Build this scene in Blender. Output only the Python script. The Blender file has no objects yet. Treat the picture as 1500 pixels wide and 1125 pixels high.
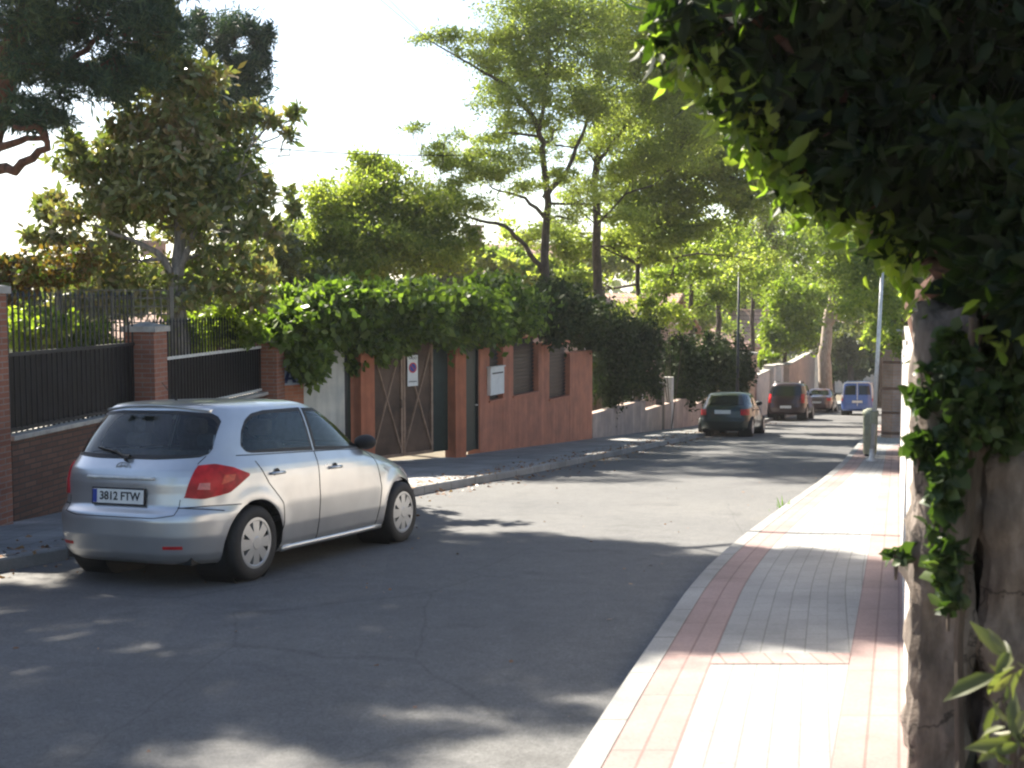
import bpy, bmesh, math, random
import numpy as np
from mathutils import Vector, Matrix
random.seed(7)
rng = np.random.default_rng(11)
sc = bpy.context.scene
col = sc.collection
R = math.radians

# ------------------------------------------------------------------ camera and measuring helpers
SL = 0.075                       # the street falls 7.5 % away from the viewer
PIT = math.atan(SL); CC, SS = math.cos(PIT), math.sin(PIT)
EYE = 1.65; F = 1726.0
AZ, EL = R(-35), R(43)            # where the sun stands
cam_d = bpy.data.cameras.new('camera'); cam = bpy.data.objects.new('camera', cam_d); col.objects.link(cam)
cam.location = (0, 0, EYE); cam.rotation_euler = (math.pi/2 - PIT, 0, 0)
cam_d.sensor_width = 36; cam_d.lens = F/1500*36; cam_d.clip_start = 0.05; cam_d.clip_end = 3000
cam_d.dof.use_dof = True; cam_d.dof.focus_distance = 17; cam_d.dof.aperture_fstop = 3.8
sc.camera = cam

def W(px, py, D):
    u = (px-750)/F*D; v = -(py-562.5)/F*D
    return Vector((u, D*CC + v*SS, EYE - D*SS + v*CC))
def zg(y):
    return EYE - EYE/CC - SL*min(max(y, -15), 110)
def G(x, y, h=0.0):
    return Vector((x, y, zg(y)+h))

# ------------------------------------------------------------------ tags
def tag(o, label=None, cat=None, group=None, kind=None):
    if label: o['label'] = label
    if cat: o['category'] = cat
    if group: o['group'] = group
    if kind: o['kind'] = kind
    return o
def empty(name, loc, rz=0, label=None, cat=None, group=None):
    o = bpy.data.objects.new(name, None); col.objects.link(o)
    o.location = loc; o.rotation_euler = (0, 0, rz); o.empty_display_size = .2
    return tag(o, label, cat, group)

# ------------------------------------------------------------------ materials
def nt_new(name):
    m = bpy.data.materials.new(name); m.use_nodes = True
    nt = m.node_tree; b = nt.nodes['Principled BSDF']
    return m, nt, b
def ramp(nt, fac, stops):
    r = nt.nodes.new('ShaderNodeValToRGB')
    e = r.color_ramp.elements
    while len(e) < len(stops): e.new(.5)
    for i, (p, c) in enumerate(stops):
        e[i].position = p; e[i].color = (*c, 1)
    nt.links.new(fac, r.inputs[0]); return r
def noise(nt, scale, detail=4, vec=None, rough=.6):
    n = nt.nodes.new('ShaderNodeTexNoise'); n.inputs['Scale'].default_value = scale
    n.inputs['Detail'].default_value = detail; n.inputs['Roughness'].default_value = rough
    if vec is not None: nt.links.new(vec, n.inputs['Vector'])
    return n
def coord(nt, kind='Object'):
    t = nt.nodes.new('ShaderNodeTexCoord'); return t.outputs[kind]
def bump(nt, b, h, s=.3, d=.01):
    n = nt.nodes.new('ShaderNodeBump'); n.inputs['Strength'].default_value = s; n.inputs['Distance'].default_value = d
    nt.links.new(h, n.inputs['Height']); nt.links.new(n.outputs[0], b.inputs['Normal'])
def mixc(nt, fac, a, b, mode='MIX'):
    m = nt.nodes.new('ShaderNodeMix'); m.data_type = 'RGBA'; m.blend_type = mode
    for s, v in ((m.inputs[0], fac), (m.inputs[6], a), (m.inputs[7], b)):
        if hasattr(v, 'links') or hasattr(v, 'is_linked'): nt.links.new(v, s)
        elif isinstance(v, (int, float)): s.default_value = v
        else: s.default_value = (*v, 1)
    return m.outputs[2]
def plain(name, c, rough=.6, metal=0, var=.15, scale=6, bmp=0, coat=0, spec=.5):
    m, nt, b = nt_new(name)
    n = noise(nt, scale, 5, coord(nt))
    lo = tuple(x*(1-var) for x in c); hi = tuple(min(1, x*(1+var)) for x in c)
    r = ramp(nt, n.outputs[0], [(.3, lo), (.7, hi)])
    nt.links.new(r.outputs[0], b.inputs['Base Color'])
    b.inputs['Roughness'].default_value = rough; b.inputs['Metallic'].default_value = metal
    b.inputs['Coat Weight'].default_value = coat; b.inputs['Specular IOR Level'].default_value = spec
    b.inputs['Coat Roughness'].default_value = .05
    if bmp:
        n2 = noise(nt, scale*8, 6, coord(nt)); bump(nt, b, n2.outputs[0], bmp, .01)
    return m
def emit(name, c, s):
    m, nt, b = nt_new(name); b.inputs['Base Color'].default_value = (*c, 1)
    b.inputs['Emission Color'].default_value = (*c, 1); b.inputs['Emission Strength'].default_value = s
    return m
def leafmat(name, cols, trans=.4, rough=.45, spec=.4, tcol=None):
    m, nt, b = nt_new(name)
    g = nt.nodes.new('ShaderNodeNewGeometry')
    n = noise(nt, .9, 2, coord(nt))
    a = nt.nodes.new('ShaderNodeMath'); a.operation = 'MULTIPLY_ADD'
    nt.links.new(g.outputs['Random Per Island'], a.inputs[0]); a.inputs[1].default_value = .65
    s2 = nt.nodes.new('ShaderNodeMath'); s2.operation = 'MULTIPLY_ADD'
    nt.links.new(n.outputs[0], s2.inputs[0]); s2.inputs[1].default_value = 1.1; s2.inputs[2].default_value = -.35
    nt.links.new(s2.outputs[0], a.inputs[2])
    k = len(cols)
    r = ramp(nt, a.outputs[0], [(.1+.8*i/(k-1), c) for i, c in enumerate(cols)])
    nt.links.new(r.outputs[0], b.inputs['Base Color'])
    b.inputs['Roughness'].default_value = rough; b.inputs['Specular IOR Level'].default_value = spec
    t = nt.nodes.new('ShaderNodeBsdfTranslucent')
    tc = mixc(nt, 1.0, r.outputs[0], tcol or (1.6, 1.9, .7), 'MULTIPLY'); nt.links.new(tc, t.inputs[0])
    mx = nt.nodes.new('ShaderNodeMixShader'); mx.inputs[0].default_value = trans
    out = nt.nodes['Material Output']
    nt.links.new(b.outputs[0], mx.inputs[1]); nt.links.new(t.outputs[0], mx.inputs[2]); nt.links.new(mx.outputs[0], out.inputs[0])
    return m
def brickmat(name, c1, c2, mortar, bw=.24, bh=.065, ms=.008, uv=False, rough=.85, bmp=.4, offset=.5, squash=1, stain=.35):
    m, nt, b = nt_new(name)
    if uv: vec = coord(nt, 'UV')
    else:
        sp = nt.nodes.new('ShaderNodeSeparateXYZ'); nt.links.new(coord(nt), sp.inputs[0])
        ad = nt.nodes.new('ShaderNodeMath'); nt.links.new(sp.outputs[0], ad.inputs[0]); nt.links.new(sp.outputs[1], ad.inputs[1])
        cb = nt.nodes.new('ShaderNodeCombineXYZ'); nt.links.new(ad.outputs[0], cb.inputs[0]); nt.links.new(sp.outputs[2], cb.inputs[1])
        vec = cb.outputs[0]
    t = nt.nodes.new('ShaderNodeTexBrick'); nt.links.new(vec, t.inputs['Vector'])
    t.inputs['Color1'].default_value = (*c1, 1); t.inputs['Color2'].default_value = (*c2, 1); t.inputs['Mortar'].default_value = (*mortar, 1)
    t.inputs['Scale'].default_value = 1; t.inputs['Brick Width'].default_value = bw; t.inputs['Row Height'].default_value = bh
    t.inputs['Mortar Size'].default_value = ms; t.offset = offset; t.inputs['Mortar Smooth'].default_value = .3
    n = noise(nt, 1.3, 6, coord(nt)); r = ramp(nt, n.outputs[0], [(.3, (1-stain,)*3), (.7, (1.1,)*3)])
    cc = mixc(nt, 1.0, t.outputs[0], r.outputs[0], 'MULTIPLY')
    n3 = noise(nt, 60, 3, coord(nt)); r3 = ramp(nt, n3.outputs[0], [(.3, (.85,)*3), (.7, (1.12,)*3)])
    cc = mixc(nt, 1.0, cc, r3.outputs[0], 'MULTIPLY')
    nt.links.new(cc, b.inputs['Base Color']); b.inputs['Roughness'].default_value = rough
    mt = nt.nodes.new('ShaderNodeMath'); mt.operation = 'SUBTRACT'; mt.inputs[0].default_value = 1
    nt.links.new(t.outputs['Fac'], mt.inputs[1]); bump(nt, b, mt.outputs[0], bmp, .008)
    return m

def asphalt():
    m, nt, b = nt_new('asphalt')
    o = coord(nt)
    big = noise(nt, .35, 5, o); mid = noise(nt, 5, 5, o); fine = noise(nt, 120, 3, o, .8)
    r = ramp(nt, big.outputs[0], [(.3, (.082, .083, .087)), (.72, (.114, .113, .112))])
    r2 = ramp(nt, mid.outputs[0], [(.3, (.86,)*3), (.7, (1.1,)*3)])
    r3 = ramp(nt, fine.outputs[0], [(.35, (.62,)*3), (.65, (1.35,)*3)])
    c = mixc(nt, 1, r.outputs[0], r2.outputs[0], 'MULTIPLY'); c = mixc(nt, 1, c, r3.outputs[0], 'MULTIPLY')
    v = nt.nodes.new('ShaderNodeTexVoronoi'); v.feature = 'DISTANCE_TO_EDGE'; v.inputs['Scale'].default_value = .33
    w = noise(nt, 1.6, 5, o); wv = mixc(nt, .12, o, w.outputs['Color']); nt.links.new(wv, v.inputs['Vector'])
    cr = ramp(nt, v.outputs['Distance'], [(.0, (.75,)*3), (.004, (1,)*3)])
    c = mixc(nt, 1, c, cr.outputs[0], 'MULTIPLY')
    v2 = nt.nodes.new('ShaderNodeTexVoronoi'); v2.inputs['Scale'].default_value = .19; v2.distance = 'CHEBYCHEV'; nt.links.new(o, v2.inputs['Vector'])
    sp = nt.nodes.new('ShaderNodeSeparateColor'); nt.links.new(v2.outputs['Color'], sp.inputs[0])
    pr_ = ramp(nt, sp.outputs[0], [(.2, (.80, .80, .82)), (.35, (1,)*3), (.8, (1,)*3), (.9, (1.12, 1.1, 1.06))]); c = mixc(nt, 1, c, pr_.outputs[0], 'MULTIPLY')
    st = noise(nt, 1.1, 8, o, .7); sr = ramp(nt, st.outputs[0], [(.30, (.68,)*3), (.42, (1,)*3)]); c = mixc(nt, 1, c, sr.outputs[0], 'MULTIPLY')
    sg = noise(nt, 38, 3, o, .8); sr2 = ramp(nt, sg.outputs[0], [(.35, (.78,)*3), (.65, (1.2,)*3)]); c = mixc(nt, 1, c, sr2.outputs[0], 'MULTIPLY')
    nt.links.new(c, b.inputs['Base Color']); b.inputs['Roughness'].default_value = .85
    bump(nt, b, fine.outputs[0], .5, .004)
    return m
M = {}
M['asphalt'] = asphalt()
M['soil'] = plain('soil', (.12, .10, .065), .95, var=.4, scale=2, bmp=.5)
M['kerb'] = brickmat('kerb', (.25, .25, .245), (.29, .285, .275), (.14, .135, .13), .9, 3, .012, uv=True, stain=.4)
M['tile'] = brickmat('tile', (.235, .235, .235), (.265, .265, .262), (.17, .168, .165), .30, .12, .005, uv=True, stain=.22)
M['tile_left'] = brickmat('tile_left', (.25, .25, .25), (.3, .295, .29), (.14, .14, .14), .4, .4, .008, uv=True, stain=.4, offset=0)
M['redtile'] = brickmat('redtile', (.26, .18, .168), (.29, .21, .198), (.19, .125, .115), .9, .13, .007, uv=True, stain=.3, offset=0)
M['brick'] = brickmat('brick', (.24, .085, .05), (.32, .13, .08), (.26, .2, .17))
M['brick_dark'] = brickmat('brick_dark', (.10, .045, .03), (.17, .085, .055), (.045, .04, .035))
M['brick_or'] = brickmat('brick_or', (.36, .12, .06), (.44, .17, .09), (.34, .2, .14))
M['brick_tan'] = brickmat('brick_tan', (.42, .26, .19), (.5, .33, .25), (.4, .34, .3), .3, .09)
M['cap'] = plain('cap', (.34, .32, .29), .8, var=.25, scale=9, bmp=.3)
M['iron'] = plain('iron', (.016, .017, .022), .45, .3, var=.4)
M['sheet'] = plain('sheet', (.008, .009, .013), .5, .2, var=.5, scale=3)
def stucco(name, c, streak=.35):
    m, nt, b = nt_new(name); o = coord(nt)
    mp = nt.nodes.new('ShaderNodeMapping'); mp.inputs['Scale'].default_value = (5, 5, .6); nt.links.new(o, mp.inputs[0])
    n = noise(nt, 1, 6, mp.outputs[0]); n2 = noise(nt, 2.2, 6, o); n3 = noise(nt, 90, 3, o)
    r = ramp(nt, n.outputs[0], [(.3, tuple(x*(1-streak) for x in c)), (.65, c)])
    r2 = ramp(nt, n2.outputs[0], [(.3, (.72, .74, .78)), (.65, (1.08, 1.05, 1.02))])
    nt.links.new(mixc(nt, 1, r.outputs[0], r2.outputs[0], 'MULTIPLY'), b.inputs['Base Color'])
    b.inputs['Roughness'].default_value = .9; bump(nt, b, n3.outputs[0], .5, .006)
    return m
M['pink'] = stucco('pink', (.54, .21, .125), .28); M['orange'] = stucco('orange', (.48, .17, .09))
M['beige'] = stucco('beige', (.5, .38, .32)); M['white_wall'] = stucco('white_wall', (.66, .62, .58), .2)
def rough_plaster():
    m, nt, b = nt_new('rough_plaster'); o = coord(nt)
    mp = nt.nodes.new('ShaderNodeMapping'); mp.inputs['Scale'].default_value = (9, 9, 2.2); nt.links.new(o, mp.inputs[0])
    n = noise(nt, 1, 8, mp.outputs[0], .65); n2 = noise(nt, 7, 8, o, .7)
    r = ramp(nt, n.outputs[0], [(.28, (.055, .043, .035)), (.5, (.15, .12, .10)), (.72, (.29, .24, .21))])
    v = nt.nodes.new('ShaderNodeTexVoronoi'); v.feature = 'DISTANCE_TO_EDGE'; v.inputs['Scale'].default_value = 2.3
    wv = mixc(nt, .35, o, noise(nt, 4, 6, o).outputs['Color']); nt.links.new(wv, v.inputs['Vector'])
    cr = ramp(nt, v.outputs['Distance'], [(0, (.2,)*3), (.02, (1,)*3)])
    r2 = ramp(nt, n2.outputs[0], [(.3, (.65,)*3), (.7, (1.15,)*3)])
    c = mixc(nt, 1, mixc(nt, 1, r.outputs[0], cr.outputs[0], 'MULTIPLY'), r2.outputs[0], 'MULTIPLY')
    nt.links.new(c, b.inputs['Base Color']); b.inputs['Roughness'].default_value = .95; bump(nt, b, n2.outputs[0], .9, .03)
    return m
M['rough'] = rough_plaster()
M['rust'] = plain('rust', (.10, .062, .042), .7, .2, var=.6, scale=1.6, bmp=.3)
M['rust_edge'] = plain('rust_edge', (.30, .2, .14), .6, .3, var=.3)
M['green_metal'] = plain('green_metal', (.012, .028, .025), .5, .2, var=.3)
M['white'] = plain('white', (.74, .73, .7), .6, var=.08)
M['board'] = stucco('board', (.62, .60, .52), .3)
M['red'] = plain('red', (.55, .03, .03), .5, var=.05); M['blue'] = plain('blue', (.03, .06, .3), .5, var=.05)
M['tileblue'] = plain('tileblue', (.28, .34, .42), .4, var=.15, scale=20)
M['navy'] = plain('navy', (.012, .025, .09), .4, var=.1)
M['black'] = plain('black', (.01, .01, .011), .6, var=.1)
M['rubber'] = plain('rubber', (.018, .018, .019), .75, var=.3, scale=30)
M['galv'] = plain('galv', (.6, .6, .58), .5, .3, var=.2, scale=14)
M['greywood'] = plain('greywood', (.13, .12, .10), .8, var=.3, scale=10)
M['olive'] = plain('olive', (.3, .31, .22), .6, .1, var=.2, scale=10)
M['rooftile'] = brickmat('rooftile', (.40, .24, .18), (.5, .33, .26), (.2, .11, .08), .22, .3, .03, stain=.3)
M['house1'] = stucco('house1', (.5, .34, .28)); M['house2'] = stucco('house2', (.7, .62, .55), .15)
M['wood'] = plain('wood', (.12, .06, .035), .7, var=.4, scale=12)
def bark(name, a, c2):
    m, nt, b = nt_new(name); o = coord(nt)
    mp = nt.nodes.new('ShaderNodeMapping'); mp.inputs['Scale'].default_value = (14, 14, 3); nt.links.new(o, mp.inputs[0])
    n = noise(nt, 1, 7, mp.outputs[0], .7); r = ramp(nt, n.outputs[0], [(.35, a), (.65, c2)])
    nt.links.new(r.outputs[0], b.inputs['Base Color']); b.inputs['Roughness'].default_value = .95; bump(nt, b, n.outputs[0], 1, .03)
    return m
M['bark'] = bark('bark', (.035, .026, .02), (.12, .09, .07)); M['bark_grey'] = bark('bark_grey', (.12, .11, .10), (.34, .31, .28))
M['bark_red'] = bark('bark_red', (.05, .025, .018), (.16, .075, .05)); M['bark_pale'] = bark('bark_pale', (.22, .17, .13), (.48, .4, .33))
L = {}
L['pine'] = leafmat('pine_needles', [(.016, .036, .030), (.035, .065, .042), (.08, .11, .05)], 0.15, .6, .25)
L['magnolia'] = leafmat('magnolia_leaves', [(.06, .085, .03), (.13, .155, .055), (.2, .2, .09), (.24, .17, .09)], 0.3, .3, .6)
L['plum'] = leafmat('plum_leaves', [(.06, .03, .015), (.12, .06, .02), (.2, .12, .03), (.10, .13, .03), (.07, .10, .02)], 0.35)
L['olivegreen'] = leafmat('mixed_leaves', [(.05, .06, .028), (.11, .12, .05), (.18, .17, .08)], .3)
L['bright'] = leafmat('bright_leaves', [(.08, .11, .018), (.15, .19, .03), (.26, .29, .06)], .5)
L['vine'] = leafmat('vine_leaves', [(.04, .065, .014), (.09, .13, .026), (.19, .24, .05)], .45)
L['round'] = leafmat('round_leaves', [(.09, .115, .03), (.18, .205, .055), (.31, .30, .09)], 0.55)
L['locust'] = leafmat('locust_leaves', [(.12, .14, .05), (.21, .23, .08), (.34, .33, .13)], 0.6)
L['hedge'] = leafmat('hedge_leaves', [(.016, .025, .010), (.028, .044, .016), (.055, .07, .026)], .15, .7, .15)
L['street'] = leafmat('street_leaves', [(.08, .11, .03), (.17, .205, .055), (.31, .32, .09)], 0.55)
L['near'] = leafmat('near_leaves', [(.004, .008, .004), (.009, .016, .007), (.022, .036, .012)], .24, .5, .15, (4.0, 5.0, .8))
L['sunlit_edge'] = leafmat('sunlit_edge_leaves', [(.05, .08, .015), (.12, .17, .03), (.24, .28, .06)], .6, .4, .3)  # lighter leaf colour standing in for sun through the overhang's left edge
L['ivy'] = leafmat('ivy_leaves', [(.014, .024, .010), (.03, .052, .018), (.07, .10, .03)], .3, .45, .3, (2.2, 2.6, .7))
L['dry'] = leafmat('dry_leaves', [(.10, .04, .02), (.2, .09, .04), (.3, .17, .08)], .1)
L['grass'] = leafmat('grass_blades', [(.05, .1, .02), (.12, .2, .04)], .4)

# ------------------------------------------------------------------ mesh helpers
def smooth(me, on=True):
    me.polygons.foreach_set('use_smooth', [on]*len(me.polygons))
class MB:
    def __init__(s): s.v = []; s.f = []; s.m = []; s.uv = {}
    def add(s, vs, fs, mi=0):
        o = len(s.v); s.v += [tuple(p) for p in vs]
        for f in fs: s.f.append(tuple(i+o for i in f)); s.m.append(mi)
        return s
    def box(s, x0, x1, y0, y1, z0, z1, mi=0, top=None):
        zt = top or (z1, z1)     # optional sloping top along x
        v = [(x0,y0,z0),(x1,y0,z0),(x1,y1,z0),(x0,y1,z0),(x0,y0,zt[0]),(x1,y0,zt[1]),(x1,y1,zt[1]),(x0,y1,zt[0])]
        return s.add(v, [(0,3,2,1),(4,5,6,7),(0,1,5,4),(1,2,6,5),(2,3,7,6),(3,0,4,7)], mi)
    def tube(s, pts, r, n=8, mi=0, caps=True):
        pts = [Vector(p) for p in pts]; k = len(pts)
        rs = r if isinstance(r, (list, tuple)) else [r]*k
        vs = []; up = Vector((0, 0, 1)); prev = None
        for i in range(k):
            t = (pts[min(i+1, k-1)] - pts[max(i-1, 0)])
            if t.length < 1e-9: t = Vector((0, 0, 1))
            t.normalize()
            a = prev if prev is not None else (Vector((1, 0, 0)) if abs(t.z) > .8 else up)
            x = a - t*a.dot(t)
            if x.length < 1e-4: x = t.orthogonal()
            x.normalize(); y = t.cross(x); prev = x
            for j in range(n):
                an = 2*math.pi*j/n; vs.append(pts[i] + (x*math.cos(an)+y*math.sin(an))*rs[i])
        fs = []
        for i in range(k-1):
            for j in range(n):
                fs.append((i*n+j, i*n+(j+1) % n, (i+1)*n+(j+1) % n, (i+1)*n+j))
        if caps: fs.append(tuple(range(n))[::-1]); fs.append(tuple((k-1)*n+j for j in range(n)))
        return s.add(vs, fs, mi)
    def lathe(s, prof, n=32, axis='y', c=(0, 0, 0), mi=0):
        vs = []
        for (r, h) in prof:
            for j in range(n):
                a = 2*math.pi*j/n
                if axis == 'y': vs.append((c[0]+r*math.cos(a), c[1]+h, c[2]+r*math.sin(a)))
                else: vs.append((c[0]+r*math.cos(a), c[1]+r*math.sin(a), c[2]+h))
        fs = []
        for i in range(len(prof)-1):
            for j in range(n):
                fs.append((i*n+j, i*n+(j+1) % n, (i+1)*n+(j+1) % n, (i+1)*n+j))
        return s.add(vs, fs, mi)
    def build(s, name, mats, parent=None, sm=False, bevel=0, loc=None, rz=0, fixn=True):
        me = bpy.data.meshes.new(name); me.from_pydata(s.v, [], s.f)
        if not isinstance(mats, (list, tuple)): mats = [mats]
        for m in mats: me.materials.append(m)
        me.polygons.foreach_set('material_index', s.m)
        if fixn:
            bm = bmesh.new(); bm.from_mesh(me); bmesh.ops.recalc_face_normals(bm, faces=bm.faces); bm.to_mesh(me); bm.free()
        if sm: smooth(me)
        o = bpy.data.objects.new(name, me); col.objects.link(o)
        if parent: o.parent = parent
        if loc is not None: o.location = loc; o.rotation_euler = (0, 0, rz)
        if bevel:
            b = o.modifiers.new('bevel', 'BEVEL'); b.width = bevel; b.segments = 2; b.limit_method = 'ANGLE'
        return o

def arr_mesh(name, verts, nper, nfaces, fidx, mat, parent, sm=False):
    """verts (N*nper,3); each element has nfaces quads given by fidx"""
    N = len(verts)//nper
    fi = np.array(fidx, dtype=np.int64)                   # nfaces x 4
    idx = (np.arange(N)[:, None, None]*nper + fi[None]).reshape(-1)
    me = bpy.data.meshes.new(name)
    me.vertices.add(len(verts)); me.vertices.foreach_set('co', verts.astype(np.float32).ravel())
    me.loops.add(len(idx)); me.loops.foreach_set('vertex_index', idx.astype(np.int32))
    nf = N*len(fi); me.polygons.add(nf)
    me.polygons.foreach_set('loop_start', (np.arange(nf)*4).astype(np.int32))
    me.update(calc_edges=True); me.materials.append(mat)
    if sm: smooth(me)
    o = bpy.data.objects.new(name, me); col.objects.link(o)
    if parent: o.parent = parent
    return o
def leaves(name, P, size, mat, parent=None, aspect=.5, droop=.0, flat=0., shape='kite', jitter=.35, lean=None):
    """a leaf at every point of P (in parent space)"""
    N = len(P)
    d = rng.normal(size=(N, 3)); d[:, 2] = d[:, 2]*(1-flat) - droop
    if lean is not None: d += np.array(lean)
    d /= np.linalg.norm(d, axis=1)[:, None]+1e-9
    q = rng.normal(size=(N, 3)); q[:, 2] *= (1-flat*.6)
    s = q - d*np.sum(q*d, axis=1)[:, None]; s /= np.linalg.norm(s, axis=1)[:, None]+1e-9
    nrm = np.cross(d, s)
    ln = size*(1+jitter*rng.normal(size=N)).clip(.4, 1.9)
    a = d*ln[:, None]; b = s*(ln*aspect*.5)[:, None]; c = nrm*(ln*.09)[:, None]
    if shape == 'kite':
        V = np.stack([P, P+a*.45+b, P+a, P+a*.45-b], 1).reshape(-1, 3)
        return arr_mesh(name, V, 4, 1, [(0, 1, 2, 3)], mat, parent)
    # eight-vertex leaf with a folded midrib and a drooping tip
    e = nrm*(ln*.05)[:, None]
    V = np.stack([P, P+a*.28+b*.85+c, P+a*.28, P+a*.28-b*.85+c, P+a*.62+b*.9+c, P+a*.62, P+a*.62-b*.9+c, P+a-e*1.5], 1).reshape(-1, 3)
    return arr_mesh(name, V, 8, 6, [(0, 2, 1, 1), (0, 3, 2, 2), (2, 5, 4, 1), (3, 6, 5, 2), (5, 7, 4, 4), (6, 7, 5, 5)], mat, parent, True) if False else \
        leaf8(name, V, mat, parent)
def leaf8(name, V, mat, parent):
    N = len(V)//8
    tris = np.array([(0, 2, 1), (0, 3, 2), (5, 7, 4), (6, 7, 5)]); quads = np.array([(2, 5, 4, 1), (3, 6, 5, 2)])
    base = np.arange(N)[:, None, None]*8
    li = np.concatenate([(base+tris[None]).reshape(N, -1), (base+quads[None]).reshape(N, -1)], 1)   # 12 + 8 loops
    me = bpy.data.meshes.new(name)
    me.vertices.add(len(V)); me.vertices.foreach_set('co', V.astype(np.float32).ravel())
    me.loops.add(li.size); me.loops.foreach_set('vertex_index', li.astype(np.int32).ravel())
    st = (np.arange(N)[:, None]*20 + np.array([0, 3, 6, 9, 12, 16])[None]).ravel()
    me.polygons.add(len(st)); me.polygons.foreach_set('loop_start', st.astype(np.int32))
    me.update(calc_edges=True); me.materials.append(mat); smooth(me)
    o = bpy.data.objects.new(name, me); col.objects.link(o)
    if parent: o.parent = parent
    return o
def sub_clumps(c, r, k, ksz=.38):
    """k small puffs placed mostly on the outside of an ellipsoid"""
    c = np.array(c); r = np.array(r)
    d = rng.normal(size=(k, 3)); d /= np.linalg.norm(d, axis=1)[:, None]
    rad = rng.random(k)**.45
    return c + d*rad[:, None]*r, r[None]*ksz*(.6+.8*rng.random(k))[:, None]
def puff(cs, rs, n):
    k = len(cs); i = rng.integers(0, k, n)
    g = rng.normal(size=(n, 3))*.5
    return cs[i] + g*rs[i]

def tree(name, label, base, trunk, clumps, bm, lm, lsize=.1, dens=1.0, group=None, cat='tree', ksub=14, nleaf=900,
         aspect=.5, zflat=1.0, droop=0., flat=0., ksz=.38, shape='kite', twig=.012, rootz=None, bias=None):
    """trunk: list of lists of (world point, radius); clumps: (centre, (rx,ry,rz)[, weight])"""
    base = Vector(base)
    t = empty(name, base, 0, label, cat, group)
    mb = MB(); tp = []
    for br in trunk:
        pts = [Vector(p)-base for p, r in br]; rs = [r for p, r in br]
        # refine and wiggle
        P2 = []; R2 = []
        for i in range(len(pts)-1):
            m = 4
            for j in range(m):
                f = j/m; p = pts[i].lerp(pts[i+1], f)
                if i or j: p = p + Vector(rng.normal(size=3))*min(rs[i], .12)*.28
                P2.append(p); R2.append(rs[i]*(1-f)+rs[i+1]*f)
        P2.append(pts[-1]); R2.append(rs[-1])
        if br is trunk[0]:
            R2[0] *= 1.5; P2[0] = P2[0]-Vector((0, 0, .25))
        mb.tube(P2, R2, 9); tp += list(zip(P2, R2))
    allp = []
    for cl in clumps:
        c = np.array(Vector(cl[0])-base); r = np.array(cl[1]); w = cl[2] if len(cl) > 2 else 1
        k = max(4, int(ksub*w)); cs, rs = sub_clumps(c, r, k, ksz); rs[:, 2] *= zflat
        n = int(nleaf*w*dens); allp.append(puff(cs, rs, n))
        cv = Vector(c)
        # nearest trunk point below the clump
        best = min(tp, key=lambda q: (q[0]-cv).length + max(0, q[0].z-cv.z)*1.5)
        p0, r0 = best; r0 = min(r0*.55, .02+.018*(cv-p0).length)
        mid = p0.lerp(cv, .5) + Vector((0, 0, -.12*(cv-p0).length+.1 if (cv-p0).length < 3 else .25)) + Vector(rng.normal(size=3))*.1
        mb.tube([p0, mid, cv], [r0, r0*.7, r0*.4], 6)
        for q in cs[:max(3, k//2)]:
            q = Vector(q); s0 = mid.lerp(cv, random.random()); m2 = s0.lerp(q, .5)+Vector(rng.normal(size=3))*.06
            mb.tube([s0, m2, q], [max(twig, r0*.35), twig, twig*.4], 4, caps=False)
    mb.build('trunk', bm, t, sm=True, fixn=False)
    P = np.concatenate(allp)
    leaves('crown', P, lsize, lm, t, aspect=aspect, droop=droop, flat=flat, shape=shape)
    return t
def fill(x0, x1, y0, y1, D, n, rx, rz_, ry=1.0, w=.4):
    return [cl(random.uniform(x0, x1), random.uniform(y0, y1), D+random.uniform(-.8, .8), rx*random.uniform(.7, 1.3), rz_*random.uniform(.7, 1.3), ry, w) for _ in range(n)]
def cl(px, py, D, rx, rz, ry=None, w=1.0):
    """a clump measured off the photograph: centre, half sizes in picture pixels, at its own distance"""
    k = D/F
    return (W(px, py, D), (rx*k, ry if ry else rx*k, rz*k), w)
def plant(name, label, base, clumps, lm, lsize, nleaf, cat='plant', group=None, stems=True, **kw):
    base = Vector(base); t = empty(name, base, 0, label, cat, group)
    mb = MB(); allp = []
    ksub = kw.pop('ksub', 14); low = kw.pop('low', True); ksz = kw.pop('ksz', .38)
    for c_ in clumps:
        c = np.array(c_[0]-base); w = c_[2]
        cs, rs = sub_clumps(c, np.array(c_[1]), max(4, int(ksub*w)), ksz); allp.append(puff(cs, rs, int(nleaf*w)))
        for q in cs[::3]:
            q = Vector(q); g = Vector((c[0], c[1], 0 if low else c[2]-.5*float(np.array(c_[1])[2]))); mb.tube([g, g.lerp(q, .6)+Vector((0, 0, .1)), q], [.018, .012, .005], 4, caps=False)
    if stems: mb.build('stem', M['bark'], t, fixn=False)
    leaves('foliage', np.concatenate(allp), lsize, lm, t, **kw)
    return t

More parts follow.
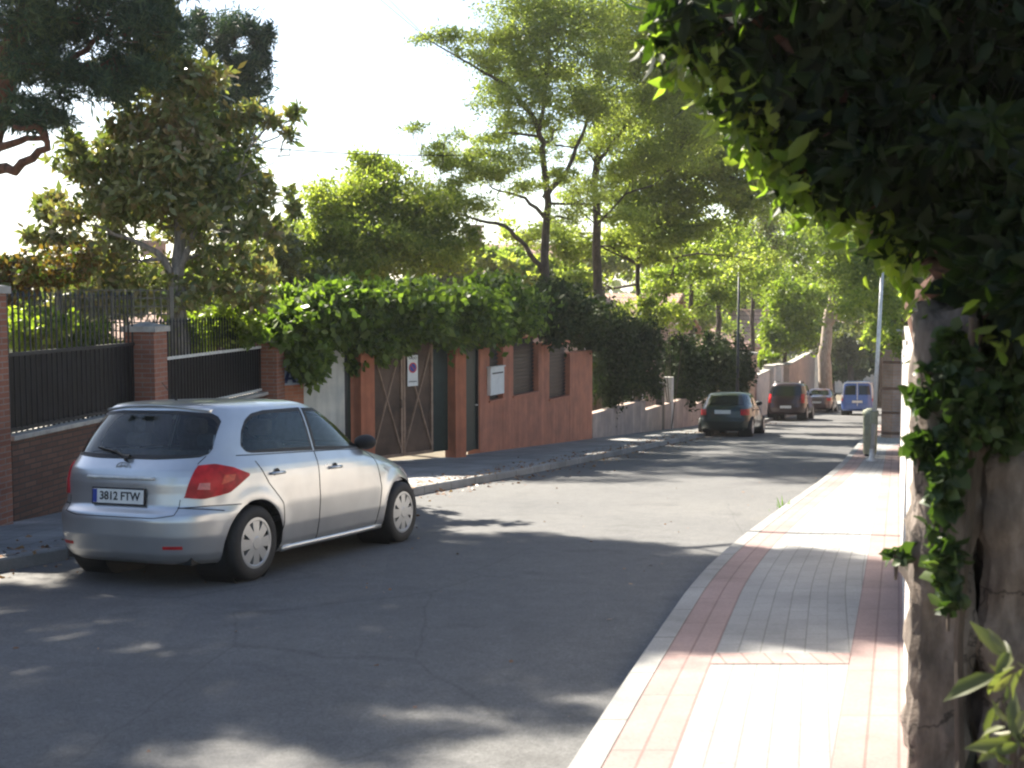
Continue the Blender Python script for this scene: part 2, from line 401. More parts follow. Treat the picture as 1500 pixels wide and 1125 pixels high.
# ------------------------------------------------------------------ ground, road, pavements
def resample(poly, step=.6):
    out = [Vector((*poly[0], 0))]
    for a, b in zip(poly, poly[1:]):
        a = Vector((*a, 0)); b = Vector((*b, 0)); n = max(1, int((b-a).length/step))
        for i in range(1, n+1): out.append(a.lerp(b, i/n))
    return out
def smooth_poly(poly, it=2):
    for _ in range(it):
        q = [poly[0]]
        for a, b in zip(poly, poly[1:]):
            q.append((a[0]*.75+b[0]*.25, a[1]*.75+b[1]*.25)); q.append((a[0]*.25+b[0]*.75, a[1]*.25+b[1]*.75))
        q.append(poly[-1]); poly = q
    return poly
def cross_at(poly, y):
    for a, b in zip(poly, poly[1:]):
        if a[1] <= y <= b[1]: f = (y-a[1])/(b[1]-a[1]); return a[0]+(b[0]-a[0])*f
    return poly[-1][0]
kerbR = smooth_poly([(-4.6, -14), (-1.0, -.2), (.245, 4.7), (.75, 6.64), (1.63, 9.87), (3.18, 14.1), (5.7, 20.7), (8.5, 29), (12.6, 41), (19.9, 61), (26, 78), (38, 110)])
kerbL = smooth_poly([(-12, -14), (-8.2, 1), (-4.45, 10.3), (-2.5, 14.8), (.45, 21.6), (5.2, 34.5), (8.3, 43), (11.4, 52), (17, 67.5), (24, 87), (33, 110)])
wallLf = [(-8.8, -14), (-7.35, 0), (-5.55, 12.77), (-4.37, 21.2), (-1.27, 24.4), (2.24, 32.8), (6.4, 42.2), (9.8, 52), (15.4, 67.5), (22.4, 87), (31, 110)]
wallRf = [(-4.5, -13.9), (-.05, -.35), (1.545, 4.5), (8.94, 27.0), (10.6, 31), (14.1, 41), (21.4, 61), (27.5, 78), (39.5, 110)]
def sheet(name, curveA, curveB, h, mat, ys, uvx0=0, nx=1, hb=None, kind='structure'):
    """sheet between two curves x=A(y), x=B(y); uv.x = along, uv.y = across (metres)"""
    mb = MB(); rows = []; uvs = []; along = 0; prev = None
    for y in ys:
        a, b = curveA(y), curveB(y); ha = h(y) if callable(h) else h; hb2 = ha if hb is None else hb
        mid = Vector(((a+b)/2, y, 0))
        if prev is not None: along += (mid-prev).length
        prev = mid
        for i in range(nx+1):
            f = i/nx; x = a+(b-a)*f; mb.v.append((x, y, zg(y)+ha*(1-f)+hb2*f)); uvs.append((along, uvx0+(b-a)*f*.94))
    n = nx+1
    for r in range(len(ys)-1):
        for i in range(nx): mb.f.append((r*n+i, r*n+i+1, (r+1)*n+i+1, (r+1)*n+i)); mb.m.append(0)
    o = mb.build(name, mat, fixn=False)
    ul = o.data.uv_layers.new(name='UVMap')
    for lp in o.data.loops: ul.data[lp.index].uv = uvs[lp.vertex_index]
    return tag(o, kind=kind)
KR = lambda y: cross_at(kerbR, y); KL = lambda y: cross_at(kerbL, y)
WL = lambda y: cross_at(wallLf, y); WR = lambda y: cross_at(wallRf, y)
ys = list(np.arange(-13.5, 30, .4)) + list(np.arange(30, 109.9, 1.0))
KH = .12
# terrain to the horizon
mb = MB(); gx = [-900, -200, -60, -25, 0, 25, 60, 200, 900]; gy = [-900, -200, -60, -15, 0, 20, 40, 60, 80, 110, 200, 500, 1500]
for y in gy:
    for x in gx: mb.v.append((x, y, zg(y)-.06))
for j in range(len(gy)-1):
    for i in range(len(gx)-1):
        k = j*len(gx)+i; mb.f.append((k, k+1, k+1+len(gx), k+len(gx))); mb.m.append(0)
tag(mb.build('ground', M['soil'], fixn=False), kind='structure')
sheet('road', lambda y: KL(y)-.02, lambda y: KR(y)+.02, 0, M['asphalt'], ys, nx=4)
def kerb(name, K, sgn):
    mb = MB(); uvs = []; al = 0; pr = None
    for y in ys:
        x = K(y); p = Vector((x, y, 0)); al += 0 if pr is None else (p-pr).length; pr = p
        for dx, h in ((0, -.05), (0, KH-.015), (.015, KH+.004), (.14, KH+.004), (.14, -.05)):
            mb.v.append((x+sgn*dx, y, zg(y)+h)); uvs.append((al, .5+dx))
    for r in range(len(ys)-1):
        for i in range(4): mb.f.append((r*5+i, r*5+i+1, (r+1)*5+i+1, (r+1)*5+i)); mb.m.append(0)
    o = mb.build(name, M['kerb'], fixn=True); ul = o.data.uv_layers.new(name='UVMap')
    for lp in o.data.loops: ul.data[lp.index].uv = uvs[lp.vertex_index]
    tag(o, kind='structure')
kerb('kerb_right', KR, 1); kerb('kerb_left', KL, -1)
sheet('paving_band_kerb_side', lambda y: KR(y)+.14, lambda y: KR(y)+.42, KH, M['redtile'], ys)
sheet('pavement_right', lambda y: KR(y)+.42, lambda y: WR(y)-.30, KH, M['tile'], ys, nx=2)
sheet('paving_band_wall_side', lambda y: WR(y)-.30, lambda y: WR(y)+.05, KH, M['redtile'], ys)
ysx = list(np.arange(6.15, 6.62, .15))
o = sheet('paving_band_crossing', lambda y: KR(y)+.42, lambda y: WR(y)-.30, KH+.004, M['redtile'], [6.3, 6.43, 6.56])
for lp in o.data.loops:
    u = o.data.uv_layers[0].data[lp.index].uv; v = o.data.vertices[lp.vertex_index].co; u.x, u.y = v.y*.5, v.x
sheet('pavement_left', lambda y: WL(y)-.1, lambda y: KL(y)-.14, KH, M['tile_left'], ys, nx=3)

# ------------------------------------------------------------------ wall building
def frame2(p0, p1):
    a = Vector((*p0, 0)); b = Vector((*p1, 0)); d = b-a
    return d.length, math.atan2(d.y, d.x)
def wall_run(name, label, p0, p1, thick, hgt, mat, cat='wall', cap=None, group=None, foot=None, base_mat=None, capover=.04):
    """a wall from p0 to p1, top stepping level in pieces (hgt above the ground at p0)"""
    ln, rz = frame2(p0, p1); z0 = zg(p0[1]); drop = zg(p1[1])-z0
    t = empty(name, (p0[0], p0[1], z0), rz, label, cat, group)
    mb = MB(); mb.box(0, ln, 0, thick, min(0, drop)-.3, hgt); mb.build('masonry', mat, t)
    if cap:
        mb = MB(); mb.box(-.003, ln+.003, -capover, thick+capover, hgt+.001, hgt+.06); mb.build('coping', cap, t, bevel=.01)
    return t, ln
def pillar(label, p, rz, w, d, hgt, mat, cap=M['cap'], group=None, capw=.035, name='pillar', caph=.08):
    t = empty(name, (p[0], p[1], zg(p[1])), rz, label, 'pillar', group)
    mb = MB(); mb.box(-w/2, w/2, -d/2, d/2, -.3, hgt); mb.build('shaft', mat, t, bevel=.006)
    if cap:
        mb = MB(); mb.box(-w/2-capw, w/2+capw, -d/2-capw, d/2+capw, hgt+.001, hgt+caph)
        mb.add([(-w/2-capw*.6, -d/2-capw*.6, hgt+caph), (w/2+capw*.6, -d/2-capw*.6, hgt+caph), (w/2+capw*.6, d/2+capw*.6, hgt+caph), (-w/2-capw*.6, d/2+capw*.6, hgt+caph), (0, 0, hgt+caph+.06)],
               [(0, 1, 4), (1, 2, 4), (2, 3, 4), (3, 0, 4)])
        mb.build('cap', cap, t)
    return t
azL = math.atan2(16.3-12.77, -5.06+5.55)
# iron fence in brick wall, two visible bays and one running out of the frame
def fence_bay(p0, p1, hw, hr, hb, label, light_rail=False):
    ln, rz = frame2(p0, p1); z0 = zg(p0[1])
    t = empty('iron_fence', (p0[0], p0[1], z0), rz, label, 'fence', 'iron fence bays between the brick pillars')
    mb = MB()
    n = int(ln/.115)
    for i in range(n+1):
        x = .03+(ln-.06)*i/n
        mb.box(x-.009, x+.009, .09, .108, hw+.08, hb)
        mb.add([(x-.016, .083, hb), (x+.016, .083, hb), (x+.016, .115, hb), (x-.016, .115, hb), (x, .099, hb+.07)], [(0, 1, 4), (1, 2, 4), (2, 3, 4), (3, 0, 4), (3, 2, 1, 0)])
    mb.build('bars', M['iron'], t, fixn=False)
    mb = MB(); mb.box(0, ln, .078, .12, hr-.025, hr+.02); mb.box(0, ln, .078, .12, hw+.10, hw+.14)
    mb.build('rail', M['galv'] if light_rail else M['iron'], t)
    mb = MB(); mb.box(0, ln, .125, .131, hw+.09, hr); mb.build('backing_sheet', M['sheet'], t)
    return t
P0 = (-5.55, 12.77); P1 = (-5.06, 16.3); P2 = (-4.37, 21.2); PM = (-6.4, 6.65)
wall_run('brick_wall', 'low dark brick wall with pale coping beneath the iron fence at the far left, behind the silver hatchback', (P0[0]+.02, P0[1]+.17), (P1[0]-.02, P1[1]-.2), .28, 1.02, M['brick_dark'], cap=M['cap'])
wall_run('brick_wall', 'low brick wall under the fence bay between the two white-capped brick pillars', (P1[0]+.02, P1[1]+.2), (P2[0]-.02, P2[1]-.2), .28, 1.12, M['brick_dark'], cap=M['cap'])
wall_run('brick_wall', 'dark brick wall running toward the viewer past the left edge of the photo', PM, (P0[0]-.03, P0[1]-.2), .28, 1.5, M['brick_dark'], cap=M['cap'])
fence_bay((P0[0]+.02, P0[1]+.17), (P1[0]-.02, P1[1]-.2), 1.0, 1.97, 2.62, 'tall black iron fence bay with dark backing sheet, leftmost, before the first white-capped pillar')
fence_bay((P1[0]+.02, P1[1]+.2), (P2[0]-.02, P2[1]-.2), 1.1, 1.98, 2.5, 'black iron fence bay with pale top rail, right of the first white-capped pillar', True)
pillar('weathered brick pillar cut by the left edge of the photo, with a pale patch', (P0[0]-.15, P0[1]-.18), azL, .42, .42, 2.62, M['brick'], group='brick pillars of the iron fence')
pillar('red brick pillar with white cap between the two iron fence bays', P1, azL, .42, .42, 2.38, M['brick'], group='brick pillars of the iron fence')
pillar('brick pillar with bright white cap at the right end of the iron fence', P2, azL, .42, .42, 2.42, M['brick'], group='brick pillars of the iron fence')
# a section turning to the gate: P2 -> Q1 brick with blue tile, pale board, gate, pillar
A = Vector((*P2, 0)); B = Vector((-1.27, 24.4, 0)); dAB = (B-A).normalized(); azG = math.atan2(dAB.y, dAB.x)
def onAB(px):           # where the line of sight through a photo column meets the line A-B
    k = (px-750)/F
    t = (k*A.y-A.x)/(dAB.x-k*dAB.y); p = A+dAB*t; return (p.x, p.y)
q0, q1, q2, q3, q4, q5 = [onAB(x) for x in (404, 444, 504, 530, 634, 667)]
ln, rz = frame2(q0, q1)
t, _ = wall_run('brick_wall', 'orange brick wall piece bearing a blue and white tile sign', q0, q1, .3, 2.15, M['brick_or'])
s = empty('tile_sign', (q0[0], q0[1], zg(q0[1])), rz, 'small pale blue tile sign with dark blue figure on the orange brick wall', 'sign')
mb = MB(); mb.box(.05, .56, -.022, -.002, 1.62, 1.98); mb.build('plate', M['tileblue'], s)
mb = MB(); mb.add([(.13, -.026, 1.66), (.22, -.026, 1.66), (.30, -.026, 1.93), (.24, -.026, 1.93)], [(0, 1, 2, 3)]); mb.add([(.34, -.026, 1.66), (.42, -.026, 1.66), (.31, -.026, 1.93), (.25, -.026, 1.93)], [(0, 1, 2, 3)])
mb.box(.2, .36, -.028, -.024, 1.72, 1.76); mb.build('figure', M['navy'], s)
ln, rz = frame2(q1, q2)
t, _ = wall_run('panel_wall', 'cream streaked rendered panel wall between the orange brick piece and the gate', q1, q2, .22, 2.25, M['board'])
ln, rz = frame2(q2, q3)
t = empty('side_post', (q2[0], q2[1], zg(q2[1])), rz, 'dark green metal side panel left of the orange gate pillar', 'post')
mb = MB(); mb.box(.01, ln-.24, .06, .12, 0, 2.5); mb.build('panel', M['green_metal'], t)
mb = MB(); mb.box(.0, .06, .0, .06, 0, 2.55); mb.build('edge', M['iron'], t)
pillar('orange rendered gate pillar to the left of the rust brown gate', q3, rz, .34, .34, 2.75, M['orange'], cap=None)
pillar('orange rendered pillar between the rust brown gate and the narrow dark door', q5, azG+.1, .34, .3, 3.0, M['orange'], cap=None)
# gate
g0 = Vector((*q3, 0))+dAB*.20; g1 = Vector((*q5, 0))-dAB*.20; ln = (g1-g0).length
t = empty('metal_gate', (g0.x, g0.y, zg(g0.y)+.1), azG, 'rust brown double metal gate with raised diagonal crosses beneath the green creeper', 'gate')
leaf = (ln-.45)/2
for i in range(2):
    x0 = i*leaf+.01; x1 = x0+leaf-.02
    mb = MB(); mb.box(x0, x1, .0, .03, .06, 2.42)
    lf = mb.build('gate_leaf', M['rust'], t)
    mb = MB()
    for (a, b) in (((x0, .1), (x1, 2.35)), ((x0, 2.35), (x1, .1))):
        a = Vector((a[0], -.012, a[1])); b = Vector((b[0], -.012, b[1])); mb.tube([a, b], .022, 6)
    mb.box(x0, x1, -.03, -.002, .06, .12); mb.box(x0, x1, -.03, -.002, 2.36, 2.42); mb.box(x0, x0+.05, -.035, -.002, .12, 2.36); mb.box(x1-.05, x1, -.035, -.002, .12, 2.36)
    mb.build('gate_frame', M['rust_edge'], lf)
mb = MB(); mb.box(ln-.44, ln, .02, .05, .06, 2.5); mb.build('fixed_panel', M['green_metal'], t)
mb = MB(); mb.tube([(leaf-.08, -.03, 1.05), (leaf-.08, -.08, 1.05), (leaf-.08, -.08, 1.2), (leaf-.08, -.03, 1.2)], .01, 6); mb.build('handle', M['iron'], t)
# no parking sign on the gate
s = empty('no_parking_sign', (g0.x, g0.y, zg(g0.y)+.1), azG, 'white no parking plate with red ringed blue disc on the brown gate', 'sign')
sx = leaf*1.12; mb = MB(); mb.box(sx, sx+.27, -.06, -.05, 1.46, 2.08); mb.build('plate', M['white'], s)
def disc(mb, cx, cz, y, r, mi, n=28): mb.add([(cx+r*math.cos(2*math.pi*i/n), y, cz+r*math.sin(2*math.pi*i/n)) for i in range(n)], [tuple(range(n))], mi)
mb = MB(); cx = sx+.135; disc(mb, cx, 1.83, -.063, .105, 0); disc(mb, cx, 1.83, -.066, .078, 1)
mb.add([(cx-.062, -.069, 1.88), (cx-.05, -.069, 1.892), (cx+.062, -.069, 1.78), (cx+.05, -.069, 1.768)], [(0, 1, 2, 3)], 0)
mb.build('symbol', [M['red'], M['blue']], s)
def text_mesh(txt, size, mat, parent, loc, rot, name='lettering', ext=.002, bold=.0):
    c = bpy.data.curves.new(name, 'FONT'); c.body = txt; c.size = size; c.extrude = ext; c.align_x = 'CENTER'; c.align_y = 'CENTER'; c.offset = bold
    o = bpy.data.objects.new(name, c); col.objects.link(o)
    dg = bpy.context.evaluated_depsgraph_get(); me = bpy.data.meshes.new_from_object(o.evaluated_get(dg))
    bpy.data.objects.remove(o); me.materials.clear(); me.materials.append(mat)
    o = bpy.data.objects.new(name, me); col.objects.link(o); o.parent = parent; o.location = loc; o.rotation_euler = rot
    return o
text_mesh('VADO', .075, M['black'], s, (cx, -.062, 2.02), (math.pi/2, 0, 0)); text_mesh('PERMANENTE', .036, M['black'], s, (cx, -.062, 1.55), (math.pi/2, 0, 0))
# narrow door
S0 = (-.71, 26.0); S1 = (2.24, 32.8); azS = math.atan2(S1[1]-S0[1], S1[0]-S0[0])
ln, rz = frame2(q5, S0)
t = empty('garden_door', (q5[0], q5[1], zg(q5[1])+.1), rz, 'narrow dark green metal door between two orange pillars', 'door')
mb = MB(); mb.box(.2, ln-.12, .05, .09, .02, 2.3); mb.build('door_leaf', M['green_metal'], t)
mb = MB(); mb.box(.17, .2, .0, .1, 0, 2.36); mb.box(ln-.12, ln-.09, .0, .1, 0, 2.36); mb.box(.17, ln-.09, 0, .1, 2.31, 2.36); mb.build('door_frame', M['iron'], t)
mb = MB(); mb.tube([(ln-.22, .04, 1.0), (ln-.22, -.02, 1.0), (ln-.34, -.02, 1.0)], .012, 6); mb.build('handle', M['galv'], t)
# salmon wall with openings
L1, _ = frame2(S0, S1); z0 = zg(S0[1])
t = empty('salmon_wall', (*S0, z0), azS, 'salmon pink rendered wall with three dark shuttered openings along the pavement', 'wall')
def onS(px):
    a = Vector((*S0, 0)); d = (Vector((*S1, 0))-a).normalized(); k = (px-750)/F
    return (k*a.y-a.x)/(d.x-k*d.y)
def hS(px, py):
    x = onS(px); p = Vector((*S0, 0)) + (Vector((*S1, 0))-Vector((*S0, 0))).normalized()*x
    return W(px, py, p.y/CC).z - z0
ops = [(717, 737, 508, 588), (752, 789, 495, 579), (805, 835, 505, 584)]
xs = [0]; mb = MB(); th = .3
edges = [(onS(a), onS(b), hS((a+b)/2, c), hS((a+b)/2, d)) for a, b, c, d in ops]
tops = [hS(730, 488), hS(790, 490), hS(820, 500), hS(850, 515)]
cur = 0
for i, (xa, xb, zt, zb) in enumerate(edges):
    mb.box(cur, xa, 0, th, -.9, tops[min(i, 3)])           # pier
    mb.box(xa, xb, .004, th-.004, -.9, zb)                     # below the opening
    mb.box(xa, xb, .004, th-.004, zt, tops[min(i, 3)]-.004)
    cur = xb
mb.box(cur, L1, 0, th, -.9, tops[3])
mb.build('masonry', M['pink'], t)
for xa, xb, zt, zb in edges:
    mb = MB(); mb.box(xa+.003, xb-.003, .16, .18, zb, zt)
    z = zb+.05
    while z < zt-.05:
        mb.box(xa+.02, xb-.02, .12, .155, z, z+.05); z += .09
    mb.build('shutter', M['iron'], t)
mb = MB()
for i, (xa, xb, zt, zb) in enumerate(edges): mb.box(xa-.05, xb+.05, -.04, .1, zb+.002, zb+.045)
mb.build('sill', M['pink'], t)
xcap = onS(797); mb = MB(); mb.box(xcap-.3, xcap+.3, -.05, .35, tops[1]+.002, tops[1]+.07); mb.build('cap', M['cap'], t)
# letter box on the first opening
s = empty('letter_box', (*S0, z0), azS, 'white metal letter box fixed in front of the first dark opening', 'letter box')
xa, xb = onS(713), onS(733); za, zb = hS(722, 578), hS(722, 538)
mb = MB(); mb.box(xa, xb, -.10, -.005, za, zb); mb.build('body', M['white'], s, bevel=.01)
mb = MB(); mb.box(xa+.08, xb-.08, -.108, -.101, zb-.14, zb-.11); mb.build('slot', M['black'], s)
mb = MB(); mb.box(xa-.02, xb+.02, -.12, -.003, zb+.002, zb+.03); mb.build('lid', M['white'], s)
# low pale walls below the hedge
LW = [(2.26, 32.85), (4.25, 37.35), (6.4, 42.2), (9.8, 52)]
lb = ['low pinkish concrete wall under the hedge, nearest the salmon wall', 'low pinkish concrete wall under the dark hedge, beyond the first length and before the white post', 'long low pale wall under the dark hedge behind the green car']
for (a, b, l) in zip(LW, LW[1:], lb):
    wall_run('garden_wall', l, a, b, .25, .82, M['beige'], cap=None, group='low walls under the hedge')
pillar('pale narrow post breaking the dark hedge behind the green car', (5.35, 40.2), R(66), .26, .3, 1.9, M['white_wall'], cap=None, name='gate_post')
pillar('dark timber post just left of the pale post in the hedge', (4.95, 39.2), R(66), .3, .22, 1.7, M['iron'], cap=None, name='gate_post')

# ------------------------------------------------------------------ far left side walls and piers
pillar('tan brick pier standing tall behind the green car roof', (9.9, 51.0), R(69), .5, .45, 2.9, M['brick_tan'], group='far brick piers')
pillar('second tan brick pier between the green and maroon cars', (10.9, 53.6), R(69), .6, .45, 3.0, M['brick_tan'], group='far brick piers')
wall_run('garden_wall', 'pale garden wall behind the maroon car', (11.1, 54.2), (13.2, 60.2), .3, 1.9, M['white_wall'], cap=M['cap'])
for i, (x, y) in enumerate(((13.3, 60.6), (14.4, 63.7), (15.6, 67.0))):
    pillar(['cream pier with bright cap above the maroon car roof', 'cream pier, middle one beyond the maroon car', 'pinkish cream pier nearest the parked sedan'][i], (x, y), R(69), .75, .5, 2.55+.1*i, M['white_wall'] if i < 2 else M['beige'], group='far cream piers')
wall_run('garden_wall', 'pale pink garden wall behind the parked sedan', (15.9, 67.8), (22.4, 87), .3, 2.7, M['beige'], cap=M['cap'])
for a, b, l in (((13.4, 60.9), (14.3, 63.4), 'dark metal gate between the first two cream piers'), ((14.6, 64.1), (15.4, 66.6), 'dark metal gate between the last two cream piers')):
    ln, rz = frame2(a, b); t = empty('metal_gate', (a[0], a[1], zg(a[1])+.1), rz, l, 'gate', 'far metal gates')
    mb = MB()
    for i in range(12): x = .2+(ln-.4)*i/11; mb.box(x-.05, x+.05, .1, .13, 0, 2.0)
    mb.box(.1, ln-.1, .135, .16, .2, .3); mb.box(.1, ln-.1, .135, .16, 1.6, 1.7); mb.build('gate_leaf', M['navy'], t)

# ------------------------------------------------------------------ right side
# long sunlit wall
Rb = (8.94, 27.0); Ra = (1.70, 4.96)
ln, rz = frame2(Ra, Rb); zA = zg(Ra[1])
t = empty('white_wall', (*Ra, zA), rz, 'long sunlit white rendered garden wall along the right pavement', 'wall')
mb = MB()
nseg = 5
for i in range(nseg):
    x0 = ln*i/nseg; x1 = ln*(i+1)/nseg; zt = 1.96 - .33*i
    mb.box(x0, x1, -.2+(.0015*i), 0, zg(Ra[1]+(Rb[1]-Ra[1])*(i+1)/nseg)-zA-.3, zt)
mb.build('masonry', M['white_wall'], t)
mb = MB()
for i in range(nseg):
    x0 = ln*i/nseg; x1 = ln*(i+1)/nseg; zt = 1.96-.33*i; mb.box(x0+.002, x1-.002, -.215, .015, zt+.001, zt+.04)
mb.build('coping', M['cap'], t)
# near pillar and low wall facing the viewer (rz = along the road; local x along the road)
def rough_block(name, mat, parent, x0, x1, y0, y1, z0, z1, step=.035, amp=.012):
    bm = bmesh.new(); bmesh.ops.create_cube(bm, size=1)
    for v in bm.verts: v.co = Vector(((x0+x1)/2+v.co.x*(x1-x0), (y0+y1)/2+v.co.y*(y1-y0), (z0+z1)/2+v.co.z*(z1-z0)))
    n = int(max(z1-z0, x1-x0, y1-y0)/step/1.4)
    bmesh.ops.bevel(bm, geom=list(bm.edges), offset=.03, segments=2, affect='EDGES')
    for _ in range(5):
        es = [e for e in bm.edges if e.calc_length() > step*1.5]
        if not es: break
        bmesh.ops.subdivide_edges(bm, edges=es, cuts=1, use_grid_fill=True)
    bmesh.ops.triangulate(bm, faces=bm.faces)
    from mathutils import noise as mn
    bm.normal_update()
    for v in bm.verts:
        p = v.co*4.5; d = mn.fractal(p, .8, 2.2, 4)+.8*mn.noise(v.co*1.7)
        v.co += v.normal*d*amp*1.6
    me = bpy.data.meshes.new(name); bm.to_mesh(me); bm.free(); smooth(me); me.materials.append(mat)
    o = bpy.data.objects.new(name, me); col.objects.link(o); o.parent = parent; return o
NP = Vector((1.545, 4.48, zg(4.48)))
t = empty('gate_pillar', NP, rz, 'rough shaded stone pillar close on the right, half covered with ivy', 'pillar')
rough_block('shaft', M['rough'], t, 0, .46, -.23, 0.0, -.2, 1.93, .022, .03)
#
t = empty('low_wall', NP, rz, 'rough cracked low wall at the right edge beside the ivy pillar', 'wall')
rough_block('masonry', M['rough'], t, .02, .40, -2.6, -.245, -.2, 1.40, .03, .035)

# ivy on pillar
def ivy(name, label, clumps, size, n, mat, base):
    t = empty(name, base, 0, label, 'climbing plant')
    mb = MB(); P = []
    for c, r, w in clumps:
        c = np.array(c-base); cs, rs = sub_clumps(c, np.array(r), max(5, int(12*w)), .4)
        P.append(puff(cs, rs, int(n*w)))
        for q in cs[::2]: mb.tube([(c[0], c[1], c[2]-.1), tuple((q+c)/2), tuple(q)], [.006, .004, .003], 5, caps=False)
    mb.tube([(.1, -.02, 0), (.08, .0, .7), (.12, .0, 1.3), (.1, .02, 1.9)], [.02, .018, .014, .01], 6)
    mb.build('stem', M['bark'], t, fixn=False)
    leaves('foliage', np.concatenate(P), size, mat, t, aspect=.85, droop=.5, shape='leaf')
    return t
iv = []
for (px, py, rx, rz_, w, D) in ((1392, 520, 16, 60, .7, 4.4), (1352, 560, 7, 60, .25, 4.42), (1420, 560, 22, 60, .9, 4.36), (1372, 650, 16, 40, .6, 4.38), (1345, 655, 9, 18, .15, 4.4), (1392, 660, 20, 50, .9, 4.32),
                            (1380, 740, 17, 50, .9, 4.3), (1386, 820, 11, 45, .5, 4.3), (1390, 885, 11, 25, .3, 4.3), (1430, 600, 35, 40, 1.2, 4.3), (1313, 812, 6, 14, .08, 4.6), (1470, 600, 35, 60, 1.2, 4.4)):
    k = D/F; iv.append((W(px, py, D), (rx*k, .05, rz_*k), w))
ivy('ivy', 'dark green ivy trailing down the rough pillar at the right', iv, .05, 300, L['ivy'], G(1.6, 4.35))

# big near tree overhanging from the right
bs = G(2.5, 5.9)
tr = [[(bs, .16), (W(1372, 450, 5.6), .12), (W(1372, 250, 5.4), .10), (W(1350, 60, 5.2), .08), (W(1300, -150, 5), .05)],
      [(W(1372, 330, 5.5), .07), (W(1280, 200, 5.0), .045), (W(1150, 60, 4.7), .02)],
      [(W(1370, 200, 5.4), .06), (W(1440, 80, 5.0), .04), (W(1520, -60, 4.8), .02)]]
cn = []
for (px, py, rx, rz_, D, w) in ((1040, 30, 70, 60, 4.9, .5), (1120, 60, 80, 80, 5.0, .9), (1100, 150, 60, 50, 4.9, .5), (1190, 150, 90, 90, 5.0, 1.2), (1150, 230, 50, 45, 4.9, .4),
                              (1240, 225, 80, 70, 5.0, 1.1), (1195, 265, 44, 26, 4.9, .3), (1290, 285, 70, 60, 5.2, 1.1), (1290, 350, 36, 20, 5.1, .18), (1300, 120, 100, 110, 5.2, 1.8), (1450, 250, 60, 110, 6.3, 1.8), (1480, 200, 80, 170, 5.4, 2.2),
                              (1450, 60, 110, 100, 5.2, 1.8), (1330, 20, 100, 90, 5.0, 1.2), (1200, 20, 110, 60, 4.9, 1.0), (1500, 380, 60, 90, 5.6, 1.8), (1460, 400, 40, 60, 6.3, 1.2), (1300, -120, 260, 90, 5.2, 2.0), (1100, -80, 140, 70, 5.2, 1.0), (1560, 300, 90, 260, 5.4, 2.2), (1470, 400, 44, 50, 4.4, 1.0), (1500, 440, 36, 60, 4.4, .9), (1470, 320, 60, 60, 4.6, 1.0), (1370, 200, 70, 40, 4.6, .8)):
    if px < 1320 and py > 90: px += 34
    cn.append(cl(px, py, D, rx, rz_, .45, w))
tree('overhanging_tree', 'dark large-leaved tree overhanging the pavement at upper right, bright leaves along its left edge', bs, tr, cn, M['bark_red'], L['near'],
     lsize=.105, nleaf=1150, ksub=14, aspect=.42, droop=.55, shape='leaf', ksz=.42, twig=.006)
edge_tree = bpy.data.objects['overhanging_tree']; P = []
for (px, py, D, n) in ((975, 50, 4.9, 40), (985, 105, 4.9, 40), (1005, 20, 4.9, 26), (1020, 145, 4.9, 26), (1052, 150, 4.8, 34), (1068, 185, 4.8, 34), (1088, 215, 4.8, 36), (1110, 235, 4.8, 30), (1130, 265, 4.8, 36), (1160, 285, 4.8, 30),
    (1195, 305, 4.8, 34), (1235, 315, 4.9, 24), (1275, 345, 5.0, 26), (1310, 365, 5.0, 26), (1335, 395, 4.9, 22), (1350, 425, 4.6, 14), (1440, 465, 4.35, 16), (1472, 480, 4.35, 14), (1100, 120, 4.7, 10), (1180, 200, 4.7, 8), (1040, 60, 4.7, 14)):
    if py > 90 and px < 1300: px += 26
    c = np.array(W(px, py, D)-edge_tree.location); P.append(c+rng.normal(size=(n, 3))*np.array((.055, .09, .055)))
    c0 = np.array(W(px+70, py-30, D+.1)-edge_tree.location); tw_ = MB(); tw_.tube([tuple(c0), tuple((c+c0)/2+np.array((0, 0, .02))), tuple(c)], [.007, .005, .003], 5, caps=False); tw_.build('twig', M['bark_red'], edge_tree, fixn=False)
leaves('sunlit_edge_leaves', np.concatenate(P), .085, L['sunlit_edge'], edge_tree, aspect=.42, droop=.6, shape='leaf')
# foliage behind the low wall
hb = G(2.8, 5.4)
plant('evergreen_shrub', 'very dark shrub filling the gap above the low wall at the right edge', hb,
      [cl(1470, 520, 5.2, 70, 70, .5, 1.6), cl(1520, 600, 5.2, 60, 50, .5, 1.2), cl(1450, 450, 5.6, 60, 60, .5, 1.2)], L['hedge'], .10, 1500, aspect=.5, shape='leaf', droop=.3)
nb = G(1.52, 3.3)
plant('broad_leaved_plant', 'soft pale green plant in the bottom right corner below the low wall', nb,
      [cl(1470, 1060, 3.25, 32, 55, .1, 1), cl(1490, 985, 3.25, 22, 40, .1, .5)], L['olivegreen'], .11, 20, aspect=.3, shape='leaf', lean=(-.5, 0, .5), ksub=6)

